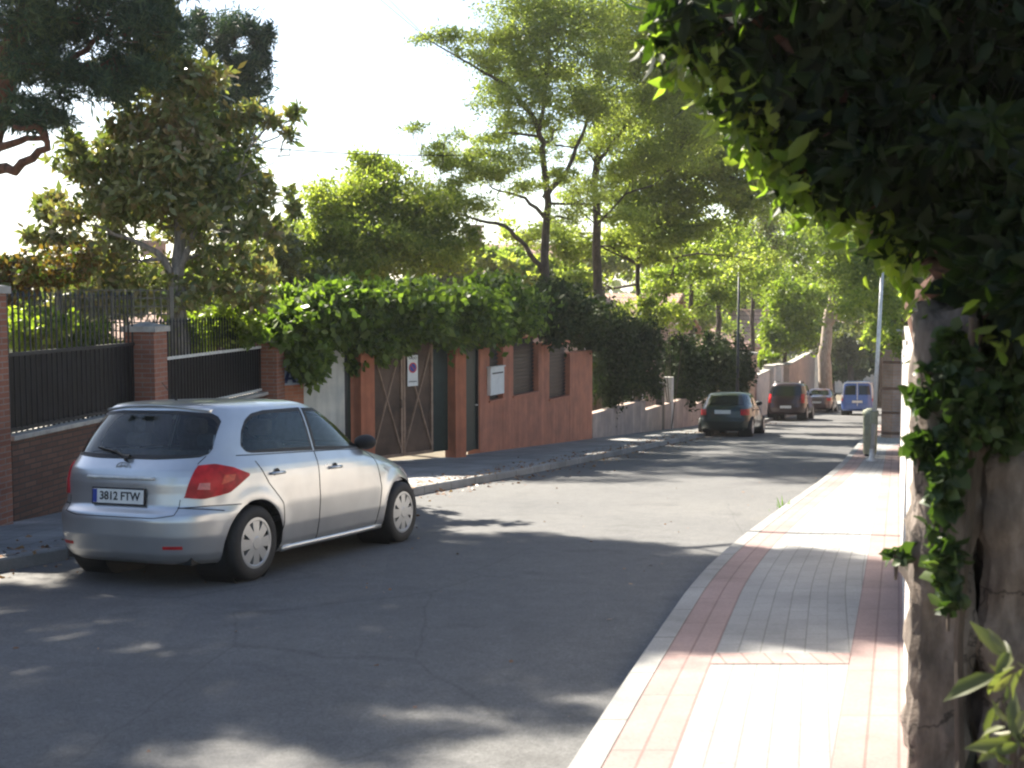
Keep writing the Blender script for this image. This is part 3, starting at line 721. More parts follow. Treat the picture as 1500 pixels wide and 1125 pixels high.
# pole, bin, pier, slatted fence
def post(name, label, p, h, r, mat, cat, lean=(0, 0), group=None):
    t = empty(name, p, 0, label, cat, group)
    mb = MB(); mb.tube([(0, 0, -.1), (lean[0]*.5, lean[1]*.5, h*.5), (lean[0], lean[1], h)], [r, r*.9, r*.8], 12); mb.build('pole', mat, t, sm=True, fixn=False)
    mb = MB(); mb.lathe([(r*2.4, 0), (r*2.4, .03), (r*1.3, .06), (r, .25)], 14, 'z'); mb.build('base', mat, t, sm=True)
    return t
pb = W(1277, 674, 23.4); pp = G(pb.x, pb.y, KH)
t = post('sign_pole', 'slim pale galvanised pole rising from the sunlit pavement before the blue van', pp, 3.75, .045, M['galv'], 'pole', (.12, 0))
mb = MB(); mb.lathe([(.075, 0), (.075, .25)], 14, 'z', (0.02, 0, .75)); mb.build('clamp', M['olive'], t)
_q = W(1274, 664, 25.0); bb = G(_q.x, _q.y, KH)
t = empty('litter_bin', bb, R(18), 'olive grey litter bin standing behind the pale pole', 'bin')
mb = MB(); mb.lathe([(.13, .05), (.14, .1), (.15, .85), (.16, .88), (.14, .9)], 20, 'z'); mb.build('drum', M['olive'], t, sm=True)
mb = MB(); mb.lathe([(.17, .9), (.16, .97), (.07, 1.02), (0.001, 1.03)], 20, 'z'); mb.build('lid', M['olive'], t, sm=True)
mb = MB(); mb.lathe([(.11, 0), (.11, .06)], 20, 'z'); mb.build('foot', M['iron'], t)
pr = G(11.25, 33.2, 0)
pillar('tall tan brick pier with dark banding on the right beyond the white wall', (11.0, 33.6), R(18), .62, .5, 3.1, M['brick_tan'], name='brick_pier')
t = empty('slatted_fence', (10.0, 31.4, zg(31.4)), R(-15), 'dark timber rail fence in front of the tan brick pier on the right', 'fence')
for z in (.3, .85, 1.5, 2.2): mb = MB(); mb.box(-.1, .75, -.03, .03, z, z+.07); mb.build('rail', M['wood'], t)
for x in (.7,): mb = MB(); mb.box(x-.05, x+.05, -.08, -.031, 0, 2.7); mb.build('post', M['wood'], t)
wall_run('brick_wall', 'far tan brick wall continuing the right side past the pier', (11.6, 34.6), (27.5, 78), -.3, 2.4, M['brick_tan'], cap=M['cap'])

# street lamps
def lamp(p, h, label, group):
    t = empty('street_lamp', p, 0, label, 'street lamp', group)
    mb = MB(); mb.tube([(0, 0, -.1), (0, 0, 1), (0, 0, h)], [.08, .06, .04], 12); mb.build('pole', M['iron'], t, sm=True, fixn=False)
    mb = MB(); mb.lathe([(.13, 0), (.13, .1), (.09, .4), (.08, .9)], 14, 'z'); mb.build('base', M['iron'], t, sm=True)
    mb = MB(); mb.lathe([(.001, 0), (.12, .02), (.22, .2), (.24, .38), (.16, .52), (.001, .58)], 18, 'z', (0, 0, h)); mb.build('lantern', M['white'], t, sm=True)
    return t
lp = W(1083, 372, 46); lb_ = G(lp.x, lp.y, KH)
lamp(lb_, lp.z-lb_.z-.2, 'black street lamp with pale globe rising above the far hedge', None)

# ------------------------------------------------------------------ cars
def sm_table(tab, n=240):
    z = np.array([r[0] for r in tab]); zz = np.linspace(z[0], z[-1], n)
    out = []
    k = np.exp(-np.linspace(-2, 2, 9)**2); k /= k.sum()
    for c in range(1, len(tab[0])):
        v = np.interp(zz, z, [r[c] for r in tab]); p = np.pad(v, 4, mode='edge'); s = np.convolve(p, k, 'valid')
        s[0] = v[0]; s[-1] = v[-1]; out.append(s)
    return zz, out
class Shape:
    def __init__(s, tab, xm=-.2, nr=4.2, nf=3.4, arches=(), ar=.355, az=.31):
        s.zz, (s.xr, s.xf, s.W) = sm_table(tab); s.xm = xm; s.nr = nr; s.nf = nf; s.z0 = s.zz[0]; s.z1 = s.zz[-1]; s.arches = arches; s.ar = ar; s.az = az
    def prm(s, z): return np.interp(z, s.zz, s.xr), np.interp(z, s.zz, s.xf), np.interp(z, s.zz, s.W)
    def flare(s, x, z):
        f = 0
        for a in s.arches: f += .022*math.exp(-((math.hypot(x-a, (z-s.az))-s.ar-.02)/.09)**2)
        return f
    def yat(s, x, z):
        xr, xf, w = s.prm(z)
        xm = min(max(s.xm, xr+.02), xf-.02)
        if x < xm: u = (xm-x)/(xm-xr); n = s.nr
        else: u = (x-xm)/(xf-xm); n = s.nf
        u = min(u, 1.0)
        return w*(1-u**n)**(1/n) + (s.flare(x, z) if u < .93 else 0)
    def xat(s, y, z):
        xr, xf, w = s.prm(z); u = min(abs(y)/w, 1); xm = min(max(s.xm, xr+.02), xf-.02)
        return xm-(xm-xr)*(1-u**s.nr)**(1/s.nr)
    def xfat(s, y, z):
        xr, xf, w = s.prm(z); u = min(abs(y)/w, 1); xm = min(max(s.xm, xr+.02), xf-.02)
        return xm+(xf-xm)*(1-u**s.nf)**(1/s.nf)
    def th(s, th, z):
        xr, xf, w = s.prm(z); xm = min(max(s.xm, xr+.02), xf-.02)
        c, sn = math.cos(th), math.sin(th)
        if c < 0: n = s.nr; x = xm-(xm-xr)*abs(c)**(2/n)
        else: n = s.nf; x = xm+(xf-xm)*abs(c)**(2/n)
        y = w*abs(sn)**(2/n)*(1 if sn >= 0 else -1)
        if abs(sn) > .35: y += (1 if sn > 0 else -1)*s.flare(x, z)*min(1, (abs(sn)-.35)*5)
        return Vector((x, y, z))
    def arc(s, a, z, side):      # a = metres round the slice from the rear centre line
        key = round(z, 3)
        if not hasattr(s, 'cache'): s.cache = {}
        if key not in s.cache:
            ts = np.linspace(math.pi, math.pi*.5, 120); ts = ts
            P = [s.th(t, z) for t in ts]; L = [0]
            for p, q in zip(P, P[1:]): L.append(L[-1]+(q-p).length)
            s.cache[key] = (np.array(L), np.array([tuple(p) for p in P]))
        L, P = s.cache[key]
        x = np.interp(a, L, P[:, 0]); y = np.interp(a, L, P[:, 1])
        return Vector((x, side*y, z))
def polyres(pl, n):
    pts = [Vector((*p, 0)) for p in pl]; L = [0]
    for a, b in zip(pts, pts[1:]): L.append(L[-1]+(b-a).length)
    L = np.array(L)/max(L[-1], 1e-9); t = np.linspace(0, 1, n)
    return [(float(np.interp(k, L, [p.x for p in pts])), float(np.interp(k, L, [p.y for p in pts]))) for k in t]
def patch(name, fn, low, up, off, mat, parent, n=26, m=10, skirt=.012, frit=None):
    """surface patch between a lower and an upper boundary in (a,z), lifted off the body"""
    lo = polyres(low, n); hi = polyres(up, n); P = []
    for j in range(m+1):
        f = j/m; P.append([fn(lo[i][0]*(1-f)+hi[i][0]*f, lo[i][1]*(1-f)+hi[i][1]*f) for i in range(n)])
    cen = Vector((-.2, 0, .55)); V = []; 
    def nrm(i, j):
        a = P[j][min(i+1, n-1)]-P[j][max(i-1, 0)]; b = P[min(j+1, m)][i]-P[max(j-1, 0)][i]
        q = a.cross(b)
        if q.length < 1e-9: q = P[j][i]-cen
        q.normalize(); return q if q.dot(P[j][i]-Vector((P[j][i].x*.6, 0, .5))) > 0 else -q
    for j in range(m+1):
        for i in range(n): V.append(P[j][i]+nrm(i, j)*off)
    mb = MB(); fs = [(j*n+i, j*n+i+1, (j+1)*n+i+1, (j+1)*n+i) for j in range(m) for i in range(n-1)]
    border = [i for i in range(n)]+[j*n+n-1 for j in range(1, m+1)]+[m*n+i for i in range(n-2, -1, -1)]+[j*n for j in range(m-1, 0, -1)]
    base = len(V)
    for b in border: j, i = divmod(b, n); V.append(P[j][i]+nrm(i, j)*(off-skirt))
    k = len(border); fs += [(border[a], border[(a+1) % k], base+(a+1) % k, base+a) for a in range(k)]
    mb.add(V, fs)
    if frit:
        for q in range(len(fs)):
            j, i = divmod(q, n-1)
            if q >= m*(n-1) or j == 0 or j == m-1 or i == 0 or i == n-2: mb.m[q] = 1
        mat = [mat, frit]
    o = mb.build(name, mat, parent, sm=True)
    sp = o.modifiers.new('edge', 'EDGE_SPLIT'); sp.split_angle = R(50)
    return o
def line_on(fn, pts, r, mb, n=24):
    mb.tube([fn(a, z) for a, z in polyres(pts, n)], r, 5, caps=False)
def wheel(parent, x, y, r, w, side, cover, detail=True, n=8):
    mb = MB(); hw = w/2
    mb.lathe([(r*.62, -hw*.8), (r*.70, -hw), (r*.93, -hw), (r*.99, -hw*.75), (r, -hw*.3), (r, hw*.3), (r*.99, hw*.75), (r*.93, hw), (r*.70, hw), (r*.62, hw*.8)], 40)
    ty = mb.build('wheel', M['rubber'], parent, sm=True); ty.location = (x, y, r)
    mb = MB(); ys_ = side*hw
    mb.lathe([(.001, ys_*.55), (r*.66, ys_*.55), (r*.66, ys_*.9)], 32, mi=1)
    if detail:
        mb.lathe([(.001, ys_*1.06), (r*.15, ys_*1.06), (r*.2, ys_*.98)], 24)
        mb.lathe([(r*.58, ys_*.93), (r*.61, ys_*1.0), (r*.68, ys_*.98), (r*.69, ys_*.85)], 32)
        for i in range(n):
            a = 2*math.pi*i/n
            for (r0, r1, h0, h1, k0, k1) in ((r*.12, r*.6, ys_*1.02, ys_*.95, .30, .155),):
                d = Vector((math.cos(a), 0, math.sin(a))); q = Vector((-math.sin(a), 0, math.cos(a)))
                V = [d*r0+q*r*k0*.33, d*r0-q*r*k0*.33, d*r1-q*r*k1, d*r1+q*r*k1]
                mb.add([v+Vector((0, h0 if i_ < 2 else h1, 0)) for i_, v in enumerate(V)]+[v+Vector((0, ys_*.6, 0)) for v in V], [(0, 1, 2, 3), (0, 3, 7, 4), (1, 2, 6, 5), (2, 3, 7, 6)])
    else:
        mb.lathe([(.001, ys_*.95), (r*.3, ys_*.95), (r*.35, ys_*.8)], 20); mb.lathe([(r*.5, ys_*.8), (r*.55, ys_*.98), (r*.66, ys_*.95)], 24)
    mb.build('hubcap', [cover, M['black']], ty)
    return ty
def paint(name, c, metal=.7, rough=.32):
    m, nt, b = nt_new(name); n = noise(nt, 2.5, 5, coord(nt)); r = ramp(nt, n.outputs[0], [(.3, (rough*.9,)*3), (.7, (rough*1.3,)*3)])
    nt.links.new(r.outputs[0], b.inputs['Roughness']); b.inputs['Base Color'].default_value = (*c, 1); b.inputs['Metallic'].default_value = metal
    b.inputs['Coat Weight'].default_value = .7; b.inputs['Coat Roughness'].default_value = .06
    n2 = noise(nt, 4, 6, coord(nt)); r2 = ramp(nt, n2.outputs[0], [(.35, tuple(x*.88 for x in c)), (.7, c)]); nt.links.new(r2.outputs[0], b.inputs['Base Color'])
    return m
def glassm(name, c, rough=.04):
    m, nt, b = nt_new(name); b.inputs['Base Color'].default_value = (*c, 1); b.inputs['Roughness'].default_value = rough
    b.inputs['Specular IOR Level'].default_value = .5; b.inputs['IOR'].default_value = 1.5
    return m
def inpoly(x, y, pl):
    c = False; j = len(pl)-1
    for i in range(len(pl)):
        if (pl[i][1] > y) != (pl[j][1] > y) and x < (pl[j][0]-pl[i][0])*(y-pl[i][1])/(pl[j][1]-pl[i][1])+pl[i][0]: c = not c
        j = i
    return c
def body_mesh(S, mat, parent, nth=144, nz=84, name='body', holes=()):
    zz = list(np.linspace(S.z0, S.z1-.10, nz)) + list(S.z1-.10+.10*np.sin(np.linspace(.08, 1, 22)*math.pi/2))
    ths = np.linspace(0, 2*math.pi, nth, endpoint=False)
    # concentrate points evenly by arc length at mid height
    Pm = [S.th(t, .6) for t in np.linspace(0, 2*math.pi, 1201)]; Lm = [0]
    for a, b in zip(Pm, Pm[1:]): Lm.append(Lm[-1]+(b-a).length)
    ths = np.interp(np.linspace(0, Lm[-1], nth, endpoint=False), Lm, np.linspace(0, 2*math.pi, 1201))
    V = []; 
    for z in zz:
        for t in ths: V.append(S.th(t, z))
    nzz = len(zz); Fs = []
    inside = lambda v: any(math.hypot(v.x-a, v.z-S.az) < S.ar and abs(v.y) > .4 for a in S.arches)
    ins = [inside(v) for v in V]
    for j in range(nzz-1):
        for i in range(nth):
            f = (j*nth+i, j*nth+(i+1) % nth, (j+1)*nth+(i+1) % nth, (j+1)*nth+i)
            if all(ins[k] for k in f): continue
            if holes and V[f[0]].z > .98 and any(all(tst(V[k]) and inpoly(*((V[k].x, V[k].z) if kind == 's' else (V[k].y, V[k].z)), pl) for k in f) for kind, tst, pl in holes): continue
            Fs.append(f)
    for k, v in enumerate(V):
        if ins[k]:
            a = min(S.arches, key=lambda q: abs(q-v.x)); d = Vector((v.x-a, 0, v.z-S.az))
            if d.length > 1e-4:
                d = d.normalized()*S.ar; V[k] = Vector((a+d.x, v.y, S.az+d.z))
    Fs.append(tuple((nzz-1)*nth+i for i in range(nth)))
    mb = MB(); mb.add(V, Fs); o = mb.build(name, mat, parent, sm=True, fixn=True)
    return o
def place_car(t, x, y, az, h=0):
    n = Vector((0, SL, 1)).normalized(); f = Vector((math.sin(az), math.cos(az), -SL*math.cos(az))).normalized(); l = n.cross(f)
    m = Matrix((f, l, n)).transposed(); t.rotation_euler = m.to_euler(); t.location = G(x, y, h)
def make_car(name, label, S, pm, gm, spec, cat='car', group=None):
    t = empty(name, (0, 0, 0), 0, label, cat, group)
    fr, rr, wr = spec['front'], spec['rear'], spec['wr']
    holes = []; clear = spec.get('clear', False); fr_ = M['black'] if clear else None
    if clear:
        for lo, up in spec['side_glass']: holes.append(('s', lambda v: abs(v.y) > .45, list(lo)+list(up)[::-1]))
        for lo, up in spec['rear_glass']: holes.append(('r', lambda v: v.x < -1.45, list(lo)+list(up)[::-1]))
        for lo, up in spec['front_glass']: holes.append(('r', lambda v: v.x > -.2, list(lo)+list(up)[::-1]))
    body_mesh(S, pm, t, nth=spec.get('nth', 144), nz=spec.get('nz', 84), holes=holes)
    ff = lambda a, z: Vector((S.xfat(a, z), a, z))
    for lo, up in spec.get('front_glass', []): patch('windscreen', ff, lo, up, .004, gm, t, frit=fr_)
    for sd in (-1, 1):
        w6 = S.prm(.68)[2]; patch('headlight', ff, [(sd*w6*.55, .62), (sd*w6*.93, .64)], [(sd*w6*.6, .74), (sd*w6*.93, .80)], .006, M['lens'], t, n=10, m=5, skirt=.03)
    # underside, wheel wells
    mb = MB(); xr, xf, w = S.prm(.25); mb.box(xr+.12, xf-.15, -w+.2, w-.2, S.z0-.0, S.z0+.30)
    for a in S.arches:
        for sd in (-1, 1):
            mb.lathe([(S.ar-.001, sd*(w-.36)), (S.ar-.001, sd*(w-.03))], 36, c=(a, 0, S.az)); mb.lathe([(.001, sd*(w-.36)), (S.ar, sd*(w-.36))], 36, c=(a, 0, S.az))
    mb.box(xr+.32, xf-.4, -w+.14, w-.14, S.z0-.02, S.z0+.02)
    mb.build('underbody', M['black'], t)
    for a, sd in ((fr, 1), (fr, -1), (rr, 1), (rr, -1)): wheel(t, a, sd*(spec['tw']), wr, .2, sd, spec['cover'], n=spec.get('spokes', 8))
    for sd in (-1, 1):
        fn = lambda a, z, sd=sd: Vector((a, sd*S.yat(a, z), z))
        for (lo, up) in spec['side_glass']: patch('side_window', fn, lo, up, .004, gm, t, frit=fr_, n=34, m=12)
        for ln_ in spec['seams']:
            mb = MB(); line_on(fn, ln_, .0045, mb); mb.build('door_gap', M['black'], t, fixn=False)
        for (hx, hz) in spec['handles']:
            y = S.yat(hx, hz); mb = MB(); mb.tube([(hx-.09, sd*(y+.004), hz), (hx-.07, sd*(y+.035), hz), (hx+.07, sd*(y+.035), hz), (hx+.09, sd*(y+.004), hz)], .013, 8); mb.build('door_handle', pm, t, sm=True)
            mb = MB(); mb.lathe([(.001, sd*(y+.002)), (.05, sd*(y+.002))], 16, c=(hx, 0, hz-.01)); mb.build('handle_recess', M['black'], t)
        mx, mz = spec['mirror']; y = S.yat(mx, mz)
        bmx = bmesh.new(); bmesh.ops.create_uvsphere(bmx, u_segments=18, v_segments=12, radius=1)
        for v in bmx.verts:
            v.co.x = v.co.x*.075-.02*abs(v.co.y); v.co.y *= .12; v.co.z *= .075
        me = bpy.data.meshes.new('mirror'); bmx.to_mesh(me); bmx.free(); smooth(me); me.materials.append(spec.get('mirror_mat', M['black']))
        mo = bpy.data.objects.new('mirror', me); col.objects.link(mo); mo.parent = t; mo.location = (mx, sd*(y+.12), mz+.04)
        mb = MB(); mb.tube([(mx, sd*(y-.01), mz), (mx, sd*(y+.1), mz+.01)], [.03, .025], 8); mb.build('mirror_arm', M['black'], mo).location = (-mx, -sd*(y+.12), -mz-.04)
    rf = lambda a, z: Vector((S.xat(a, z), a, z))
    for (lo, up) in spec['rear_glass']: patch('rear_window', rf, lo, up, .005, gm, t, frit=fr_, n=34, m=12)
    for sd in (-1, 1):
        af = lambda a, z, sd=sd: S.arc(a, z, sd)
        for (lo, up) in spec['tail']:
            tl = patch('tail_light', af, lo, up, .012, M['tail'], t, n=20, m=8, skirt=.03)
    for ln_ in spec.get('rear_seams', []):
        mb = MB(); line_on(lambda a, z: S.arc(abs(a), z, 1 if a >= 0 else -1), ln_, .004, mb, 40); mb.build('hatch_gap', M['black'], t, fixn=False)
    pz, pw, ph = spec['plate']; px_ = S.xat(0, pz); tilt = spec.get('ptilt', .0)
    mb = MB(); mb.box(-.006, .006, -pw/2, pw/2, -ph/2, ph/2); pl = mb.build('number_plate', M['white'], t); pl.location = (px_-.02, 0, pz); pl.rotation_euler = (0, tilt, 0)
    mb = MB(); mb.box(-.003, .012, -pw/2-.012, pw/2+.012, -ph/2-.012, ph/2+.012); mb.build('plate_frame', M['black'], pl)
    if spec.get('text'):
        text_mesh(spec['text'], ph*.82, M['black'], pl, (-.008, -.02, 0), (math.pi/2, 0, -math.pi/2), 'registration', .001, .002)
        mb = MB(); mb.box(-.009, -.0062, pw/2-.045, pw/2-.002, -ph/2+.003, ph/2-.003); mb.build('country_band', M['blue'], pl)
    for ex in spec.get('extra', []): ex(t, S)
    return t
def tailmat():
    m, nt, b = nt_new('tail_lens'); n = noise(nt, 9, 2, coord(nt)); r = ramp(nt, n.outputs[0], [(.38, (.30, .004, .008)), (.62, (.55, .014, .022))])
    nt.links.new(r.outputs[0], b.inputs['Base Color']); b.inputs['Roughness'].default_value = .4; b.inputs['Specular IOR Level'].default_value = .3; b.inputs['Coat Weight'].default_value = .06
    b.inputs['Subsurface Weight'].default_value = .0
    return m
M['tail'] = tailmat()
M['lamp_pink'] = plain('lamp_pink', (.55, .16, .16), .3, var=.3, scale=30); M['lamp_amber'] = plain('lamp_amber', (.55, .05, .02), .3, var=.3, scale=30)
M['silver'] = paint('silver_paint', (.56, .57, .58), .75, .3)
M['green_car'] = paint('green_paint', (.006, .02, .018), .3, .3); M['maroon'] = paint('maroon_paint', (.035, .010, .014), .3, .3)
M['redcar'] = paint('rust_red_paint', (.13, .075, .07), .4, .3); M['bluecar'] = paint('blue_paint', (.08, .15, .44), .3, .3)
M['cover'] = plain('wheel_cover', (.42, .43, .44), .35, .6, var=.05)
M['glass'] = glassm('dark_glass', (.012, .017, .02))
def clearglass():
    m = bpy.data.materials.new('window_glass'); m.use_nodes = True; nt = m.node_tree; nt.nodes.remove(nt.nodes['Principled BSDF'])
    t = nt.nodes.new('ShaderNodeBsdfTransparent'); t.inputs[0].default_value = (.66, .72, .70, 1)
    g = nt.nodes.new('ShaderNodeBsdfGlossy'); g.inputs['Roughness'].default_value = .02; g.inputs[0].default_value = (.95, 1, 1, 1)
    f = nt.nodes.new('ShaderNodeFresnel'); f.inputs[0].default_value = 1.5
    x = nt.nodes.new('ShaderNodeMixShader'); nt.links.new(f.outputs[0], x.inputs[0]); nt.links.new(t.outputs[0], x.inputs[1]); nt.links.new(g.outputs[0], x.inputs[2])
    nt.links.new(x.outputs[0], nt.nodes['Material Output'].inputs[0]); return m
M['clear'] = clearglass()
M['seat'] = plain('seat_fabric', (.09, .09, .095), .9, var=.3, scale=20)
M['lens'] = glassm('clear_lens', (.6, .6, .6), .1)

hatch_tab = [(.19, -1.90, 2.0, .79), (.22, -1.96, 2.08, .825), (.28, -2.01, 2.14, .85), (.42, -2.045, 2.19, .872), (.55, -2.05, 2.18, .878), (.60, -2.035, 2.16, .880), (.63, -2.0, 2.14, .880), (.66, -1.975, 2.11, .879),
             (.76, -1.965, 1.95, .876), (.84, -1.965, 1.72, .872), (.90, -1.955, 1.47, .864), (.95, -1.94, 1.22, .852), (1.0, -1.905, 1.0, .832), (1.05, -1.87, .88, .812), (1.15, -1.80, .70, .782), (1.25, -1.73, .52, .750),
             (1.35, -1.655, .30, .712), (1.42, -1.60, .11, .678), (1.455, -1.59, -.02, .648), (1.48, -1.56, -.14, .60), (1.50, -1.45, -.26, .52), (1.512, -1.2, -.38, .40), (1.518, -.85, -.5, .2)]
SH = Shape(hatch_tab, xm=-.35, nr=4.4, nf=3.2, arches=(-1.3, 1.3), ar=.365, az=.315)
def hero_extra(t, S):
    for sd in (-1, 1):
        patch('reversing_lamp', lambda a, z, sd=sd: S.arc(a, z, sd), [(.70, .80), (.80, .795)], [(.715, .85), (.80, .85)], .015, M['lamp_pink'], t, n=8, m=4, skirt=.008)
        patch('indicator_lamp', lambda a, z, sd=sd: S.arc(a, z, sd), [(.90, .83), (1.02, .86)], [(.92, .905), (1.03, .905)], .015, M['lamp_amber'], t, n=8, m=4, skirt=.008)
    # cabin
    mb = MB(); mb.box(-1.5, .9, -.66, .66, .42, .47); mb.box(.72, .95, -.66, .66, .45, .96); mb.box(-1.62, -1.5, -.66, .66, .45, .98); mb.build('cabin_floor', M['seat'], t, bevel=.02)
    for y in (-.36, .36):
        mb = MB(); mb.box(-.35, .15, y-.24, y+.24, .47, .62); mb.add([(-.38, y-.24, .6), (-.24, y-.24, .6), (-.24, y+.24, .6), (-.38, y+.24, .6), (-.56, y-.20, 1.14), (-.46, y-.20, 1.14), (-.46, y+.20, 1.14), (-.56, y+.20, 1.14)],
            [(0, 1, 2, 3), (4, 5, 6, 7), (0, 1, 5, 4), (1, 2, 6, 5), (2, 3, 7, 6), (3, 0, 4, 7)])
        st_ = mb.build('seat', M['seat'], t, bevel=.04)
        mb = MB(); mb.box(-.58, -.49, y-.12, y+.12, 1.18, 1.33); mb.build('headrest', M['seat'], st_, bevel=.035)
    mb = MB(); mb.box(-1.2, -.75, -.6, .6, .47, .62); mb.box(-1.32, -1.2, -.6, .6, .55, 1.08); st_ = mb.build('rear_seat', M['seat'], t, bevel=.04)
    for y in (-.38, .38): mb = MB(); mb.box(-1.33, -1.25, y-.12, y+.12, 1.10, 1.22); mb.build('headrest', M['seat'], st_, bevel=.03)
    mb = MB(); mb.tube([(.52+.07*math.cos(a), .36+.18*math.sin(a), .93+.17*math.cos(a)) for a in np.linspace(0, 2*math.pi, 24)], .014, 6); mb.build('steering_wheel', M['black'], t, fixn=False)
    # plate recess, badge, chrome strip, wiper, spoiler, aerial, bumper line, reflectors
    rf = lambda a, z: Vector((S.xat(a, z), a, z))
    mb = MB(); z = .885
    mb.tube([rf(a, z)+Vector((-.012, 0, 0)) for a in np.linspace(-.34, .34, 15)], .014, 8); mb.build('hatch_trim', M['galv'], t, sm=True, fixn=False)
    mb = MB(); c = S.xat(0, .975)-.006
    def ring(rx, rz, n=28): return [(c, .0+rx*math.cos(2*math.pi*i/n), .965+rz*math.sin(2*math.pi*i/n)) for i in range(n+1)]
    mb.tube(ring(.068, .045), .006, 6); mb.tube(ring(.026, .042), .005, 6); mb.tube(ring(.045, .02), .004, 6); mb.build('badge', M['cover'], t, fixn=False)
    mb = MB(); mb.tube([rf(-.02, 1.045)+Vector((-.03, 0, 0)), rf(.12, 1.09)+Vector((-.035, 0, 0)), rf(.34, 1.12)+Vector((-.025, 0, 0))], [.012, .009, .006], 6)
    mb.lathe([(.028, -.02), (.028, .02)], 14, c=(rf(0, 1.04).x-.02, -.02, 1.04)); mb.build('wiper', M['black'], t)
    # roof spoiler
    V = []; n = 21
    for i in range(n):
        y = -.54+1.08*i/(n-1); k = 1-(abs(y)/.66)**6*.4
        q = (abs(y)/.58)**2*.05; e = .10*(abs(y)/.54)**4; V += [(-1.36, y, 1.504-q), (-1.612+e, y, 1.476-q), (-1.61+e, y, 1.462-q), (-1.45, y, 1.42-q)]
    fs = []
    for i in range(n-1):
        for j in range(4): fs.append((i*4+j, i*4+(j+1) % 4, (i+1)*4+(j+1) % 4, (i+1)*4+j))
    fs += [(0, 1, 2, 3), tuple((n-1)*4+j for j in range(4))]
    mb = MB(); mb.add(V, fs); mb.build('spoiler', M['silver'], t, bevel=.006)
    mb = MB(); mb.tube([(-1.25, 0, 1.50), (-1.32, 0, 1.56), (-1.45, 0, 1.66)], [.012, .005, .003], 6); mb.build('aerial', M['black'], t)
    for sd in (-1, 1):
        patch('reflector', lambda a, z, sd=sd: S.arc(a, z, sd), [(.46, .325), (.62, .325)], [(.46, .35), (.62, .35)], .004, M['tail'], t, n=8, m=3)
    mb = MB()
    for sd in (-1, 1): mb.tube([Vector((x, sd*(S.yat(x, .215)-.004), .215)) for x in np.linspace(-.9, .9, 12)], .03, 8)
    mb.build('sill', M['silver'], t, sm=True, fixn=False)
hero_spec = dict(front=1.3, rear=-1.3, wr=.315, tw=.765, cover=M['cover'], nth=460, nz=150, clear=True,
    front_glass=[([(-.62, 1.03), (-.3, 1.0), (.3, 1.0), (.62, 1.03)], [(-.56, 1.33), (-.3, 1.40), (.3, 1.40), (.56, 1.33)])],
    side_glass=[([(-1.36, 1.13), (-1.33, 1.085), (-1.27, 1.068), (-1.0, 1.06), (-.36, 1.045)], [(-1.36, 1.14), (-1.31, 1.25), (-1.22, 1.345), (-1.12, 1.395), (-.95, 1.42), (-.37, 1.435)]),
                ([(-.33, 1.044), (.2, 1.03), (.82, 1.015)], [(-.34, 1.43), (-.1, 1.425), (.2, 1.34), (.5, 1.20), (.8, 1.035)])],
    seams=[[(-1.0, .22), (-.93, .45), (-.93, .62), (-1.12, .80), (-1.25, 1.0)], [(-.34, .24), (-.33, .6), (-.345, 1.035)], [(.78, .24), (.86, .6), (.80, .9), (.74, 1.0)], [(-1.0, .235), (.78, .235)],
           [(-1.66, .62), (-1.8, .64), (-1.93, .655)], [(-1.45, 1.055), (0, 1.03), (.88, .995)]],
    handles=[(-1.0, .885), (-.06, .875)], mirror=(.72, 1.03), mirror_mat=M['black'],
    rear_glass=[([(-.665, 1.12), (-.66, 1.075), (-.62, 1.052), (-.3, 1.035), (.3, 1.035), (.62, 1.052), (.66, 1.075), (.665, 1.12)], [(-.66, 1.13), (-.62, 1.34), (-.57, 1.40), (-.3, 1.425), (.3, 1.425), (.57, 1.40), (.62, 1.34), (.66, 1.13)])],
    tail=[([(.60, .735), (.75, .72), (.98, .76), (1.19, .885)], [(.67, .985), (.80, .995), (1.0, .96), (1.19, .90)])],
    rear_seams=[[(-.56, .60), (-.57, .72)], [(.56, .60), (.57, .72)], [(-.56, .60), (-.4, .575), (.4, .575), (.56, .60)], [(.66, 1.0), (.70, 1.06)], [(-.66, 1.0), (-.70, 1.06)],
                [(.60, .655), (.8, .665), (1.1, .66)], [(-.60, .655), (-.8, .665), (-1.1, .66)]],
    plate=(.735, .52, .115), ptilt=.03, text='3812 FTW', extra=[hero_extra])
M['silver_text'] = M['silver']
hero = make_car('silver_hatchback', 'silver five-door hatchback parked at the left kerb, seen from its rear right', SH, M['silver'], M['clear'], hero_spec)
place_car(hero, -2.435, 11.28, R(23))

def scaled(tab, sx=1, sy=1, sz=1): return [(z*sz, a*sx, b*sx, w*sy) for z, a, b, w in tab]
def far_spec(**k):
    d = dict(front=1.25, rear=-1.25, front_glass=[([(-.55, 1.0), (.55, 1.0)], [(-.45, 1.26), (.45, 1.26)])], wr=.3, tw=.74, cover=M['cover'], nth=110, nz=50, spokes=6,
        side_glass=[([(-1.3, 1.0), (-.3, .98)], [(-1.15, 1.25), (-.8, 1.32), (-.31, 1.33)]), ([(-.25, .98), (.75, .96)], [(-.25, 1.33), (.1, 1.3), (.7, 1.0)])],
        seams=[[(-.95, .25), (-.9, .6), (-1.1, .95)], [(-.28, .25), (-.28, .97)], [(.78, .25), (.78, .93)]], handles=[(-1.0, .83), (-.1, .82)], mirror=(.7, .98),
        rear_glass=[([(-.6, .99), (.6, .99)], [(-.5, 1.28), (.5, 1.28)])], tail=[([(.55, .68), (.95, .68)], [(.55, .86), (.95, .86)])],
        rear_seams=[[(-.55, .6), (.55, .6)]], plate=(.66, .5, .11)); d.update(k); return d
